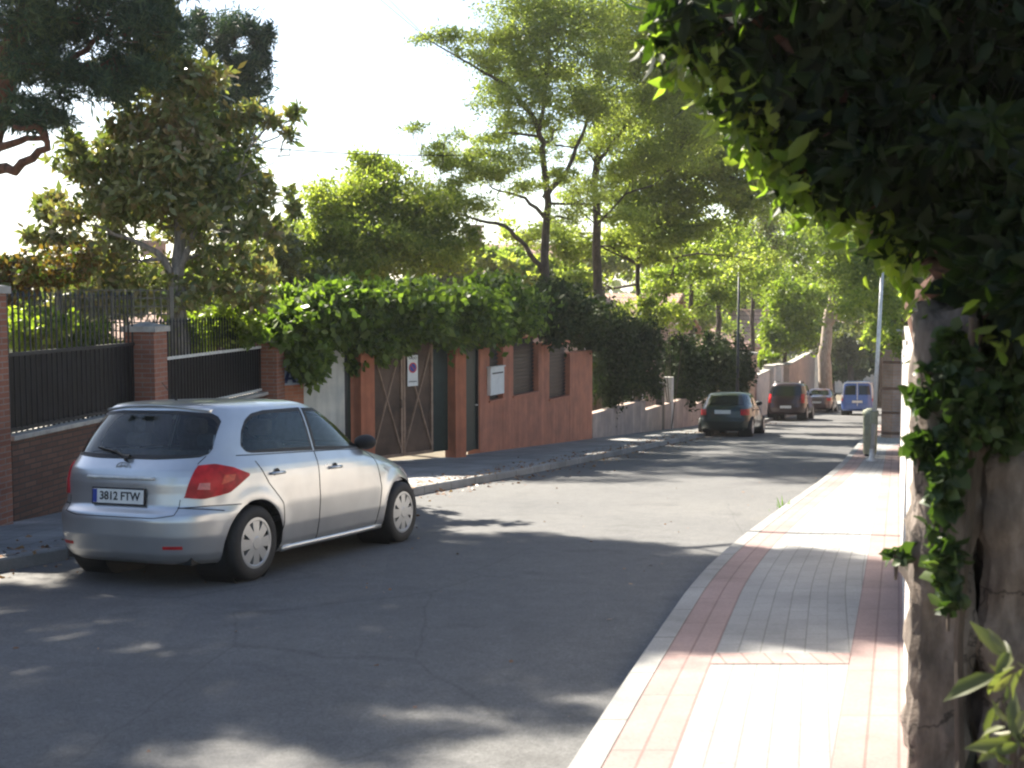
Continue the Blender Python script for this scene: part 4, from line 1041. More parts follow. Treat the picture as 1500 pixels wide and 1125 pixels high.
tab_g = [(.2, -1.8, 1.95, .76), (.28, -1.92, 2.05, .81), (.5, -1.95, 2.08, .83), (.6, -1.9, 2.03, .83), (.8, -1.88, 1.7, .825), (.9, -1.84, 1.25, .81), (.96, -1.78, .98, .785), (1.05, -1.66, .8, .75), (1.2, -1.46, .52, .70), (1.3, -1.32, .3, .655), (1.36, -1.2, .08, .6), (1.39, -1.0, -.1, .45), (1.4, -.7, -.3, .2)]
SG = Shape(tab_g, xm=-.3, nr=3.8, nf=3.2, arches=(-1.25, 1.25), ar=.345, az=.3)
gx = W(1070, 640, 36.0)
green = make_car('green_hatchback', 'dark green older hatchback parked by the hedge, nearest of the far cars', SG, M['green_car'], M['glass'], far_spec(plate=(.78, .5, .12)), group='cars parked along the left kerb')
place_car(green, 7.2, 38.2, R(20))
tab_s = [(.28, -1.95, 2.0, .80), (.36, -2.05, 2.1, .86), (.6, -2.08, 2.15, .89), (.75, -2.04, 2.1, .89), (.95, -2.02, 1.8, .885), (1.05, -2.0, 1.25, .87), (1.12, -1.98, 1.0, .85), (1.3, -1.93, .75, .82), (1.55, -1.86, .4, .76), (1.65, -1.8, .2, .7), (1.7, -1.7, 0, .6), (1.73, -1.3, -.2, .4), (1.74, -.8, -.4, .2)]
SS_ = Shape(tab_s, xm=-.3, nr=5, nf=3.4, arches=(-1.32, 1.32), ar=.40, az=.36)
def roofbars(t, S):
    for y in (-.55, .55):
        mb = MB(); mb.tube([(-1.4, y, 1.68), (-1.3, y, 1.76), (.0, y, 1.76), (.1, y, 1.68)], .02, 6); mb.build('roof_rail', M['iron'], t, fixn=False)
suv = make_car('maroon_estate', 'tall maroon family car parked between the green hatchback and the reddish sedan', SS_, M['maroon'], M['glass'],
    far_spec(front=1.32, rear=-1.32, wr=.35, tw=.78, side_glass=[([(-1.75, 1.15), (-.3, 1.12)], [(-1.65, 1.55), (-.31, 1.58)]), ([(-.25, 1.12), (.85, 1.1)], [(-.25, 1.58), (.25, 1.5), (.8, 1.15)])],
    rear_glass=[([(-.72, 1.12), (.72, 1.12)], [(-.62, 1.55), (.62, 1.55)])], tail=[([(.66, .8), (.9, .8)], [(.68, 1.2), (.92, 1.2)])], plate=(.62, .5, .12), mirror=(.8, 1.12), handles=[(-1.1, 1.0), (-.1, 1.0)], extra=[roofbars]), group='cars parked along the left kerb')
place_car(suv, 13.0, 54.6, R(20))
tab_c = [(.2, -2.0, 2.05, .78), (.28, -2.15, 2.15, .83), (.5, -2.18, 2.2, .85), (.7, -2.14, 2.1, .85), (.85, -2.1, 1.8, .84), (.92, -2.0, 1.2, .82), (.97, -1.7, .95, .79), (1.05, -1.5, .8, .76), (1.2, -1.2, .5, .70), (1.33, -.95, .2, .63), (1.38, -.8, .05, .5), (1.4, -.6, -.2, .2)]
SC_ = Shape(tab_c, xm=-.25, nr=3.8, nf=3.2, arches=(-1.3, 1.3), ar=.35, az=.305)
sedan = make_car('red_sedan', 'reddish sedan parked by the pale pink wall, farthest of the parked row', SC_, M['redcar'], M['glass'],
    far_spec(front=1.3, rear=-1.3, side_glass=[([(-1.2, .98), (-.2, .97)], [(-1.0, 1.18), (-.7, 1.29), (-.21, 1.31)]), ([(-.16, .97), (.72, .96)], [(-.16, 1.31), (.1, 1.28), (.66, .99)])], rear_glass=[([(-.6, 1.0), (.6, 1.0)], [(-.5, 1.27), (.5, 1.27)])],
    tail=[([(.55, .68), (.95, .68)], [(.55, .85), (.95, .85)])], plate=(.6, .5, .11), seams=[[(-.2, .25), (-.2, .96)], [(.75, .25), (.75, .93)]]), group='cars parked along the left kerb')
place_car(sedan, 18.2, 69.2, R(20))
tab_v = [(.25, -1.85, 2.0, .78), (.33, -1.95, 2.05, .82), (.6, -1.97, 2.05, .84), (.85, -1.94, 1.85, .84), (.98, -1.93, 1.4, .835), (1.05, -1.92, 1.1, .83), (1.3, -1.89, .8, .80), (1.6, -1.85, .5, .75), (1.74, -1.8, .3, .69), (1.8, -1.6, 0, .55), (1.82, -1.2, -.3, .3)]
SV = Shape(tab_v, xm=-.3, nr=7, nf=3.4, arches=(-1.3, 1.3), ar=.36, az=.32)
def van_extra(t, S):
    mb = MB(); af = lambda a, z, s_: S.arc(a, z, s_)
    for sd in (-1, 1):
        mb.tube([af(.78, z, sd)+Vector((-.01, 0, 0)) for z in np.linspace(.9, 1.62, 12)]+[Vector((S.xat(y, 1.72)-.01, sd*y, 1.72)) for y in np.linspace(.55, 0, 6)], .035, 8)
    mb.build('door_surround', M['white'], t, sm=True, fixn=False)
    mb = MB(); mb.tube([Vector((S.xat(0, z)-.004, 0, z)) for z in np.linspace(.5, 1.7, 14)], .02, 5); mb.build('door_gap', M['white'], t, fixn=False)
van = make_car('blue_van', 'bright blue van with pale rear door surround on the road left of the pole', SV, M['bluecar'], M['glass'],
    far_spec(front=1.3, rear=-1.3, side_glass=[([(-.25, 1.06), (.95, 1.04)], [(-.25, 1.55), (.3, 1.5), (.9, 1.08)])], rear_glass=[([(-.66, 1.08), (-.08, 1.08)], [(-.6, 1.55), (-.08, 1.58)]), ([(.08, 1.08), (.66, 1.08)], [(.08, 1.58), (.6, 1.55)])],
    tail=[([(.78, .75), (.9, .75)], [(.76, 1.05), (.88, 1.05)])], plate=(.72, .52, .12), mirror=(.85, 1.1), handles=[(-.15, .95)], extra=[van_extra], seams=[[(-.3, .3), (-.3, 1.6)], [(.95, .3), (.95, 1.0)]]), cat='van')
place_car(van, 18.7, 63.2, R(19))

# ------------------------------------------------------------------ creeper over gate, hedge
def thick(pts, n, r, seed=0): pass
vb = G(-2.2, 24.4)
vc = []
for (px, py, D, rx, rz_, ry, w) in ((395, 478, 21.4, 40, 26, .6, .7), (345, 482, 20.2, 36, 20, .5, .5), (400, 440, 22.5, 46, 24, .7, .6), (440, 470, 22.0, 60, 38, .7, 1.1), (448, 520, 21.6, 34, 30, .45, .6), (505, 460, 22.6, 70, 40, .9, 1.5), (520, 510, 22.6, 55, 28, .6, .9), (590, 458, 23.2, 75, 42, .9, 1.6),
                                  (575, 500, 23.4, 40, 20, .6, .6), (660, 465, 24.4, 70, 45, 1.0, 1.5), (640, 438, 24.5, 90, 26, .9, 1.0), (730, 465, 26.5, 70, 42, 1.0, 1.4), (540, 430, 24.0, 90, 26, .9, 1.0), (705, 440, 26, 80, 35, 1.0, 1.1)):
    vc.append(cl(px, py, D, rx, rz_, ry, w))
plant('creeper', 'bright green creeper heaped over the gate and pillars, sunlit on top', vb, vc, L['vine'], .15, 4200, cat='climbing plant', low=False, aspect=.6, droop=.5, ksub=26, ksz=.34)
hc = []
for (px, py, D, rx, rz_, ry, w) in ((800, 455, 29.5, 55, 45, 1.0, 1.2), (850, 470, 32.5, 45, 48, 1.1, 1.2), (895, 520, 35.0, 35, 70, .8, 1.4), (935, 530, 37.5, 35, 66, .8, 1.3)):
    hc.append(cl(px, py, D, rx, rz_, ry, w))
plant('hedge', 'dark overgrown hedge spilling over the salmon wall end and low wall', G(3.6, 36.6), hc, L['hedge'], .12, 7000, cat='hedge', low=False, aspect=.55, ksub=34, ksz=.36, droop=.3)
hc = [cl(px, py, D, rx, rz_, ry, w) for (px, py, D, rx, rz_, ry, w) in ((995, 545, 42.5, 32, 50, .9, 1.2), (1035, 540, 45.5, 32, 50, .9, 1.2), (1075, 545, 49, 26, 46, .8, 1.0))]
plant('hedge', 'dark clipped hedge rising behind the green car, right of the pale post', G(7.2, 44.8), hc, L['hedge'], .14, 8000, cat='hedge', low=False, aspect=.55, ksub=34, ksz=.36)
plant('shrub', 'sunlit yellow green shrub above the dark hedge, left of the street lamp', G(4.0, 39.5), [cl(935, 455, 39, 40, 26, 1.0, 1), cl(985, 465, 40, 34, 22, 1.0, .8), cl(905, 475, 38, 24, 20, .8, .5)], L['round'], .12, 2600, cat='shrub', ksub=20)
# shrubs behind the iron fence
plant('shrub', 'sunlit lime green shrub behind the black fence, left bay', G(-6.3, 15.6), [cl(60, 490, 15.6, 50, 36, .6, 1), cl(130, 500, 16.6, 50, 30, .6, .9), cl(175, 505, 17.4, 30, 26, .5, .5)], L['bright'], .09, 2600, cat='shrub', ksub=20)
plant('shrub', 'lime green shrub behind the fence bay, right of the first pillar', G(-5.7, 20), [cl(275, 495, 19.2, 40, 30, .6, .9), cl(330, 475, 20, 50, 30, .7, 1.1), cl(385, 480, 21.6, 36, 34, .6, .9)], L['bright'], .10, 2600, cat='shrub', ksub=20)
# garden trellis
tw = W(215, 425, 17.6)
t = empty('trellis', G(tw.x, tw.y), R(30), 'weathered grey timber trellis behind the left fence bay', 'trellis')
hh = tw.z-zg(tw.y); mb = MB()
for i in range(16): mb.box(-1.2+.1*i, -1.185+.1*i, 0, .015, .2, hh)
for i in range(14): z = hh-.12*i; mb.box(-1.21, .33, .0155, .03, z-.01, z+.008)
mb.build('lattice', M['greywood'], t)
for x in (-1.24, .36): mb = MB(); mb.box(x-.03, x+.03, -.03, .03, 0, hh+.06); mb.build('post', M['greywood'], t)

# ------------------------------------------------------------------ trees
# pine at top left; unseen clumps are added to its crown above the frame, shaped to shade the road
shade_canopy = []
for x in np.arange(-5.0, 3.3, .95):
    lo = np.interp(x, [-9, -1.9, -1.4, -.2, .8, 3.3], [2.4, 2.7, 4.7, 5.5, 6.4, 6.75]); up = np.interp(x, [-9, -1.1, .4, 1.0, 1.9, 3.3], [13.6, 13.1, 12.8, 12, 10.9, 10.5])
    if x < -3.2: up = 9.5
    k = max(2, int(round((up-lo-1.5)/.95)))
    for i in range(k+1):
        y = lo+.75+(up-lo-1.5)*i/k; h = 9.3+.5*random.random(); sh = h/math.tan(EL)
        shade_canopy.append((Vector((x+math.sin(AZ)*sh+random.uniform(-.15, .15), y+math.cos(AZ)*sh, zg(y)+h)), (.78, .78, .42), 1.1 if x < .6 else 2.6))
pbase = G(-8.6, 18.2)
tree('pine_tree', 'big dark blue green pine at upper left with curling bare branches', pbase,
     [[(pbase, .28), (W(-40, 300, 18), .22), (W(10, 110, 17.6), .17), (W(40, 10, 17), .14), (W(70, -150, 16.8), .1), (W(150, -320, 16.5), .06)],
      [(W(-30, 260, 17.8), .10), (W(20, 245, 17.2), .07), (W(70, 215, 17), .05), (W(60, 190, 16.8), .04), (W(20, 185, 16.5), .03)],
      [(W(-30, 230, 17.8), .08), (W(30, 205, 17.2), .05), (W(70, 200, 17), .035)],
      [(W(10, 110, 17.6), .09), (W(100, 90, 17), .05), (W(150, 50, 17), .03)],
      [(W(70, -150, 16.8), .1), (Vector((-5.5, 19, 8.2)), .09), (Vector((-3.2, 20, 8.2)), .05), (Vector((-1, 19.5, 8.3)), .03)]],
     [cl(40, 40, 17, 80, 55, .9, 1.0), cl(130, 20, 17, 80, 45, .9, 1.1), cl(210, 40, 17, 70, 40, .9, .9), cl(100, 110, 17, 80, 35, .9, 1.0), cl(60, 165, 17, 60, 25, .7, .6), cl(180, 110, 17, 60, 40, .8, .8),
      cl(230, -40, 16.8, 90, 40, 1.0, .9), cl(60, -60, 17, 120, 50, 1.2, 1.2), cl(140, -150, 16.8, 150, 60, 1.4, 1.4), cl(250, -230, 16.4, 120, 70, 1.5, 1.2), cl(-60, 20, 17.4, 80, 80, 1.0, 1.2), cl(-120, -100, 17.4, 120, 90, 1.2, 1.2), cl(120, -330, 16.5, 150, 70, 1.4, 1.0)] + shade_canopy,
     M['bark_red'], L['pine'], lsize=.14, nleaf=5200, ksub=26, aspect=.14, ksz=.30, twig=.014)
# dark conifer behind the magnolia
cb = G(-7.2, 29.5)
tree('conifer', 'dense blue green conifer with jagged top standing behind the magnolia', cb,
     [[(cb, .22), (W(335, 330, 29), .17), (W(330, 150, 28.5), .1), (W(330, 40, 28.5), .04)]],
     [cl(300, 50, 28.5, 36, 36, .8, .5), cl(345, 60, 28.5, 36, 45, .8, .7), cl(380, 60, 28.5, 20, 36, .5, .4), cl(365, 110, 28.5, 36, 30, .7, .5), cl(330, 140, 28.5, 60, 50, 1, 1), cl(340, 210, 28.5, 48, 60, 1, 1), cl(335, 290, 28.5, 48, 60, 1, 1), cl(250, 120, 28.5, 60, 80, 1, 1), cl(260, 250, 28.5, 60, 90, 1, 1.2)],
     M['bark'], L['pine'], lsize=.14, nleaf=6500, ksub=26, aspect=.22, ksz=.32)
# magnolia
mb_ = W(262, 470, 18.6); mbase = G(mb_.x, mb_.y)
tree('magnolia_tree', 'broad-leaved magnolia with silvery trunk and glossy brown backed leaves behind the fence', mbase,
     [[(mbase, .16), (W(262, 440, 18.6), .13), (W(258, 400, 18.6), .11), (W(262, 300, 18.6), .07), (W(270, 180, 18.5), .04)],
      [(W(260, 420, 18.6), .07), (W(230, 370, 18.4), .05), (W(200, 355, 18.2), .035), (W(140, 330, 18), .02)],
      [(W(262, 400, 18.6), .06), (W(290, 330, 18.4), .04), (W(350, 260, 18.2), .02)]],
     [cl(130, 240, 18.2, 55, 45, .8, 1.0), cl(200, 200, 18.2, 60, 50, .9, 1.2), cl(270, 180, 18.2, 60, 55, .9, 1.2), cl(230, 260, 18.0, 80, 50, 1.0, 1.5), cl(320, 240, 18.4, 60, 50, .9, 1.1), cl(150, 300, 18.2, 60, 36, .8, .8),
      cl(300, 300, 18.2, 50, 36, .7, .7), cl(240, 90, 18.4, 50, 45, .7, .7), cl(300, 120, 18.4, 60, 36, .7, .8), cl(180, 110, 18.4, 60, 36, .7, .6), cl(260, 25, 18.4, 26, 25, .4, .25), cl(350, 170, 18.4, 34, 24, .5, .3), cl(400, 178, 18.3, 24, 16, .3, .12), cl(435, 165, 18.3, 14, 12, .2, .06), cl(428, 200, 18.3, 12, 8, .2, .04),
      cl(395, 280, 18.5, 18, 20, .3, .12), cl(425, 300, 18.5, 16, 22, .3, .12), cl(375, 330, 18.6, 45, 34, .6, .4), cl(180, 380, 18.8, 90, 36, .8, 1.0), cl(330, 380, 18.8, 60, 40, .8, .8), cl(230, 330, 18.8, 80, 30, .8, .7), cl(90, 350, 18.4, 50, 30, .6, .5), cl(65, 300, 18.4, 30, 20, .4, .2), cl(240, 430, 19, 110, 30, .8, .9), cl(130, 430, 18.5, 60, 40, .7, .7), cl(360, 420, 19.5, 60, 30, .8, .8)],
     M['bark_grey'], L['magnolia'], lsize=.14, nleaf=1900, ksub=16, aspect=.42, ksz=.36, twig=.012)
rb = G(-7.0, 16.6)
tree('plum_tree', 'purple red leaved plum tree at the left edge above the fence', rb, [[(rb, .08), (W(30, 450, 16.6), .06), (W(50, 400, 16.6), .04)]],
     [cl(20, 400, 16.4, 50, 36, .7, .9), cl(70, 400, 16.6, 40, 30, .6, .7), cl(110, 390, 17, 30, 26, .5, .4), cl(-30, 420, 16.4, 50, 50, .7, .8)], M['bark'], L['plum'], lsize=.09, nleaf=1900)
# round bright tree in the middle
b4 = G(-3.4, 29.5)
tree('round_tree', 'full rounded light green tree above the creeper, left of the tall locust trees', b4, [[(b4, .16), (W(560, 420, 29), .12), (W(560, 330, 29), .08), (W(560, 270, 29), .04)]],
     [cl(560, 280, 29, 60, 36, 1.2, 1.1), cl(500, 300, 28.6, 50, 36, 1.0, 1.0), cl(620, 310, 28.8, 60, 36, 1.1, 1.1), cl(470, 350, 28.6, 50, 40, 1.0, 1.1), cl(560, 350, 28.2, 80, 40, 1.2, 1.5), cl(650, 355, 28.8, 50, 36, 1.0, .9), cl(600, 380, 28.2, 80, 30, 1.0, 1.0), cl(540, 245, 29.4, 40, 20, .8, .5), cl(430, 385, 28.4, 45, 40, .9, .9), cl(500, 400, 27.6, 80, 26, .8, .9)],
     M['bark'], L['round'], lsize=.10, nleaf=6000, ksub=34, ksz=.38)
b4 = G(-5.6, 26.5)
tree('garden_tree', 'smaller darker garden tree between the magnolia and the rounded light green tree', b4, [[(b4, .1), (W(425, 420, 26), .07), (W(425, 350, 26), .04)]],
     [cl(420, 385, 25.5, 40, 40, .8, 1), cl(450, 420, 25, 50, 30, .7, .8), cl(395, 425, 25, 40, 26, .6, .6)], M['bark'], L['olivegreen'], lsize=.13, nleaf=2200)
# tall locusts; unseen high clumps are added above the frame to shade the middle of the street
def over(d0, d1):
    out = []; y = d0
    while y < d1:
        x = KL(y)+.7
        while x < KR(y)-.3:
            if random.random() < .80:
                h = .455*y+3.9+random.uniform(0, 1.5); sh = h/math.tan(EL)
                out.append((Vector((x+math.sin(AZ)*sh, y+math.cos(AZ)*sh, zg(y)+h)), (.9, .9, .5), .42))
            x += random.uniform(1.2, 1.9)
        y += 1.35
    return out
b5 = W(797, 470, 31); b5 = G(b5.x, b5.y)
tree('locust_tree', 'tall airy locust tree with forked dark trunk, nearest the round tree', b5,
     [[(b5, .14), (W(800, 400, 31), .12), (W(803, 300, 31), .095), (W(797, 220, 30.5), .08), (W(785, 180, 30), .065), (W(750, 130, 29.5), .05), (W(690, 95, 29), .03), (W(630, 60, 28.8), .015)],
      [(W(798, 290, 30.9), .09), (W(830, 250, 31), .06), (W(860, 180, 31), .04), (W(880, 100, 31), .02)],
      [(W(796, 400, 31), .08), (W(770, 360, 30.5), .06), (W(740, 330, 30), .05), (W(690, 320, 29.6), .03), (W(640, 300, 29.4), .015)],
      [(W(800, 320, 31), .06), (W(770, 290, 30.6), .04), (W(720, 275, 30.2), .02)],
      [(W(790, 190, 30), .055), (W(805, 80, 30.3), .045), (W(800, -60, 31), .035), (W(770, -200, 33), .025)]],
     [cl(650, 55, 28.8, 45, 16, .7, .35), cl(700, 90, 29, 45, 18, .8, .45), cl(740, 150, 29.4, 55, 22, .9, .6), cl(720, 195, 29.6, 40, 16, .7, .35), cl(760, 40, 29.6, 60, 30, 1.2, .9), cl(800, 90, 30, 60, 30, 1.2, .9), cl(850, 50, 30.5, 60, 40, 1.3, 1.1), cl(710, 250, 29.8, 60, 16, 1, .5), cl(750, 230, 30, 45, 18, .9, .4),
      cl(640, 285, 29.2, 50, 15, .9, .4), cl(690, 300, 29.4, 50, 14, .8, .4), cl(600, 190, 29.2, 34, 8, .5, .08), cl(650, 200, 29.2, 30, 10, .5, .10), cl(860, 130, 31, 50, 26, 1, .6), cl(880, 20, 31, 60, 40, 1.2, 1), cl(780, 0, 30, 80, 30, 1.3, 1), cl(830, -60, 30.5, 90, 40, 1.4, 1.1), cl(740, -40, 29.8, 60, 26, 1.2, .6)] + over(20.2, 25.5) + fill(690, 880, 10, 190, 30, 14, 40, 18) + fill(640, 780, 225, 310, 29.5, 7, 34, 12, .8, .25) + fill(790, 880, 160, 330, 31, 5, 28, 14, .8, .2),
     M['bark'], L['locust'], lsize=.085, nleaf=4800, ksub=34, aspect=.4, zflat=1.0, flat=.15, ksz=.52, twig=.010)
b6 = W(874, 480, 36); b6 = G(b6.x, b6.y)
tree('locust_tree', 'straight tall locust trunk right of the forked one, feathery crown at the top', b6,
     [[(b6, .16), (W(876, 400, 36), .14), (W(872, 300, 35), .12), (W(874, 190, 34), .09), (W(880, 90, 33), .07), (W(900, -20, 33), .05), (W(880, -170, 36), .03)],
      [(W(873, 240, 33), .06), (W(920, 180, 32.5), .04), (W(970, 110, 32), .02)], [(W(874, 330, 33), .04), (W(915, 285, 32.5), .03), (W(960, 270, 32), .015)],
      [(W(874, 190, 33), .05), (W(850, 130, 32.5), .03), (W(830, 80, 32), .015)]],
     [cl(930, 60, 32.5, 70, 45, 1.4, 1.4), cl(980, 120, 32, 50, 36, 1.2, 1.0), cl(920, 170, 32.5, 60, 28, 1.2, .8), cl(960, 220, 32, 60, 30, 1.2, .9), cl(1010, 180, 31.5, 50, 40, 1.2, 1.0), cl(900, -20, 33, 80, 40, 1.4, 1.2), cl(990, 30, 32, 60, 45, 1.3, 1.2), cl(840, 270, 32.5, 30, 18, .7, .2), cl(920, 320, 32.5, 36, 20, .8, .35), cl(1000, -60, 32, 90, 50, 1.4, 1.2), cl(1040, 90, 31.5, 40, 50, 1.2, .8)] + over(25.5, 33) + fill(880, 1060, 0, 250, 32, 18, 42, 24) + fill(830, 960, 200, 340, 33, 6, 30, 16, .8, .25),
     M['bark'], L['locust'], lsize=.085, nleaf=4800, ksub=34, aspect=.4, zflat=1.0, flat=.15, ksz=.52, twig=.010)
def stem_tree(label, px, pytop, D, clumps, leafm, bm=M['bark'], r=.12, lean=0, lsize=.14, nleaf=2600, group='trees lining the street', name='street_tree', **kw):
    q = W(px, 500, D); b = G(q.x, q.y)
    return tree(name, label, b, [[(b, r), (W(px, 470, D), r*.8), (W(px+lean*.5, (470+pytop)/2, D), r*.6), (W(px+lean, pytop, D), r*.3)]], clumps, bm, leafm, lsize=lsize, nleaf=nleaf, group=group, zflat=1.0, flat=.15, ksz=.42, **kw)
stem_tree('slender street tree with dark forked trunk, first one right of the straight locust', 935, 250, 40,
     [cl(940, 300, 39, 50, 30, 1.3, 1), cl(990, 270, 39, 60, 34, 1.4, 1.2), cl(1050, 230, 38.5, 60, 40, 1.4, 1.3), cl(1010, 330, 39, 60, 26, 1.3, 1), cl(1090, 290, 38.5, 50, 40, 1.4, 1.1), cl(905, 350, 39.5, 34, 26, 1, .6), cl(960, 370, 40, 40, 24, 1, .6), cl(1080, 170, 38, 50, 40, 1.4, 1)] + fill(900, 1120, 130, 380, 39, 18, 44, 26) + fill(920, 1100, 60, 200, 44, 10, 44, 26, 1.4, .8) + fill(940, 1080, 0, 260, 37, 16, 44, 30, 1.2, .7) + fill(760, 900, 330, 430, 38, 6, 36, 20, 1.0, .4), L['locust'], ksub=22)
stem_tree('leaning thin street tree right of the slender forked one', 965, 300, 43, [cl(1030, 370, 43, 50, 28, 1.3, .9), cl(1000, 400, 43, 45, 24, 1.2, .7), cl(1070, 350, 43, 45, 30, 1.3, .9), cl(960, 415, 43, 40, 22, 1.1, .6)], L['street'], lean=50, r=.09)
stem_tree('thin tree rising behind the dark hedge, left of the street lamp', 1013, 330, 50, [cl(1020, 400, 50, 50, 30, 1.4, .9), cl(1060, 420, 50, 40, 30, 1.3, .8), cl(1100, 390, 50, 45, 36, 1.4, 1.0), cl(1040, 445, 50, 40, 20, 1.2, .5)], L['street'], r=.14)
stem_tree('tree with twin looking dark trunks just left of the lamp post', 1052, 330, 55, [cl(1110, 340, 54, 45, 34, 1.5, 1.0), cl(1060, 360, 55, 45, 30, 1.4, .8), cl(1130, 300, 53, 40, 36, 1.5, 1.0)], L['olivegreen'], r=.16)
stem_tree('tree with thin trunk just right of the lamp post, crown above the parked cars', 1103, 300, 58, [cl(1150, 330, 57, 50, 36, 1.6, 1.2), cl(1190, 370, 57, 40, 34, 1.5, 1.0), cl(1140, 380, 57, 40, 26, 1.4, .8), cl(1200, 310, 55, 50, 36, 1.6, 1.2)], L['street'], r=.13)
bq = W(1150, 560, 68); b7 = G(bq.x, bq.y)
tree('lime_green_tree', 'glowing lime green tree behind the cream piers and parked cars', b7, [[(b7, .15), (W(1150, 480, 68), .1), (W(1150, 420, 68), .05)]],
     [cl(1150, 430, 67, 30, 30, 1.4, 1), cl(1135, 480, 67, 30, 36, 1.4, 1), cl(1165, 490, 67, 30, 36, 1.4, 1), cl(1180, 450, 67, 26, 36, 1.4, .9), cl(1120, 520, 66, 20, 16, 1, .4)], M['bark'], L['bright'], lsize=.2, nleaf=3200, ksub=20)
bq = W(1212, 560, 74); b8 = G(bq.x, bq.y)
tree('street_tree', 'far tree with thick pale trunk above the sedan and the blue van', b8, [[(b8, .45), (W(1208, 520, 74), .4), (W(1215, 450, 74), .26), (W(1222, 410, 74), .16)], [(W(1213, 480, 74), .2), (W(1240, 430, 73), .12), (W(1265, 400, 72), .06)]],
     [cl(1215, 400, 73, 36, 34, 1.8, 1), cl(1250, 430, 72, 34, 26, 1.6, .9), cl(1190, 430, 73, 26, 24, 1.4, .5), cl(1260, 380, 71, 40, 34, 1.8, 1.1), cl(1230, 350, 71, 50, 30, 1.8, 1.1), cl(1250, 465, 72, 24, 14, 1, .3)], M['bark_pale'], L['street'], lsize=.2, nleaf=2600, group='trees lining the street')
bq = W(1345, 560, 34); b9 = G(bq.x, bq.y)
tree('garden_tree', 'light green tree behind the white wall with sprays hanging round the pale pole', b9, [[(b9, .14), (W(1345, 480, 33.5), .11), (W(1320, 400, 33), .07), (W(1290, 340, 32), .04)]],
     [cl(1310, 440, 31.5, 24, 40, 1, .8), cl(1290, 480, 30.5, 14, 34, .6, .4), cl(1320, 500, 31.5, 14, 36, .6, .4), cl(1270, 400, 31.5, 36, 36, 1.2, 1), cl(1230, 370, 31.5, 40, 30, 1.2, .8), cl(1330, 380, 32, 50, 40, 1.3, 1.2), cl(1200, 330, 31.5, 34, 24, 1, .5), cl(1370, 420, 33, 50, 60, 1.4, 1.2), cl(1260, 440, 33, 30, 24, 1, .5)], M['bark'], L['street'], lsize=.12, nleaf=1500, droop=.4)
bq = W(1290, 560, 52); b10 = G(bq.x+1, bq.y)
tree('street_tree', 'tree on the right pavement side above the blue van, pale green crown', b10, [[(b10, .13), (W(1295, 480, 52), .1), (W(1285, 400, 52), .06)]],
     [cl(1280, 430, 51, 45, 30, 1.4, 1), cl(1250, 400, 51, 45, 34, 1.4, 1), cl(1300, 470, 51, 26, 26, 1.2, .6), cl(1220, 370, 51, 40, 30, 1.4, .9), cl(1310, 380, 51, 50, 40, 1.5, 1.1)], M['bark'], L['street'], lsize=.15, nleaf=2400, group='trees lining the street')
for i, (x, y, h) in enumerate(((5.6, 3.0, 5.2), (4.6, -3.5, 6.0), (8.5, 8.0, 6.5), (9.5, -1.0, 7.0), (-11.5, -6.0, 7.5), (2.0, -17.0, 7.0), (-6.0, -18.0, 7.0), (11.5, 14.5, 6.0))):
    b_ = G(x, y)
    tree('garden_tree', 'rounded garden tree outside the frame beside the viewer', b_, [[(b_, .16), (b_+Vector((0, 0, h*.55)), .12), (b_+Vector((.2, 0, h*.8)), .06)]],
         [(b_+Vector((1.3*math.cos(k*1.26), 1.3*math.sin(k*1.26), h*(.55+.12*(k % 3)))), (1.1, 1.1, .9), 1) for k in range(5)]+[(b_+Vector((0, 0, h*.9)), (1.1, 1.1, .8), 1)], M['bark'], L['round'], lsize=.2, nleaf=700, group='garden trees outside the frame')
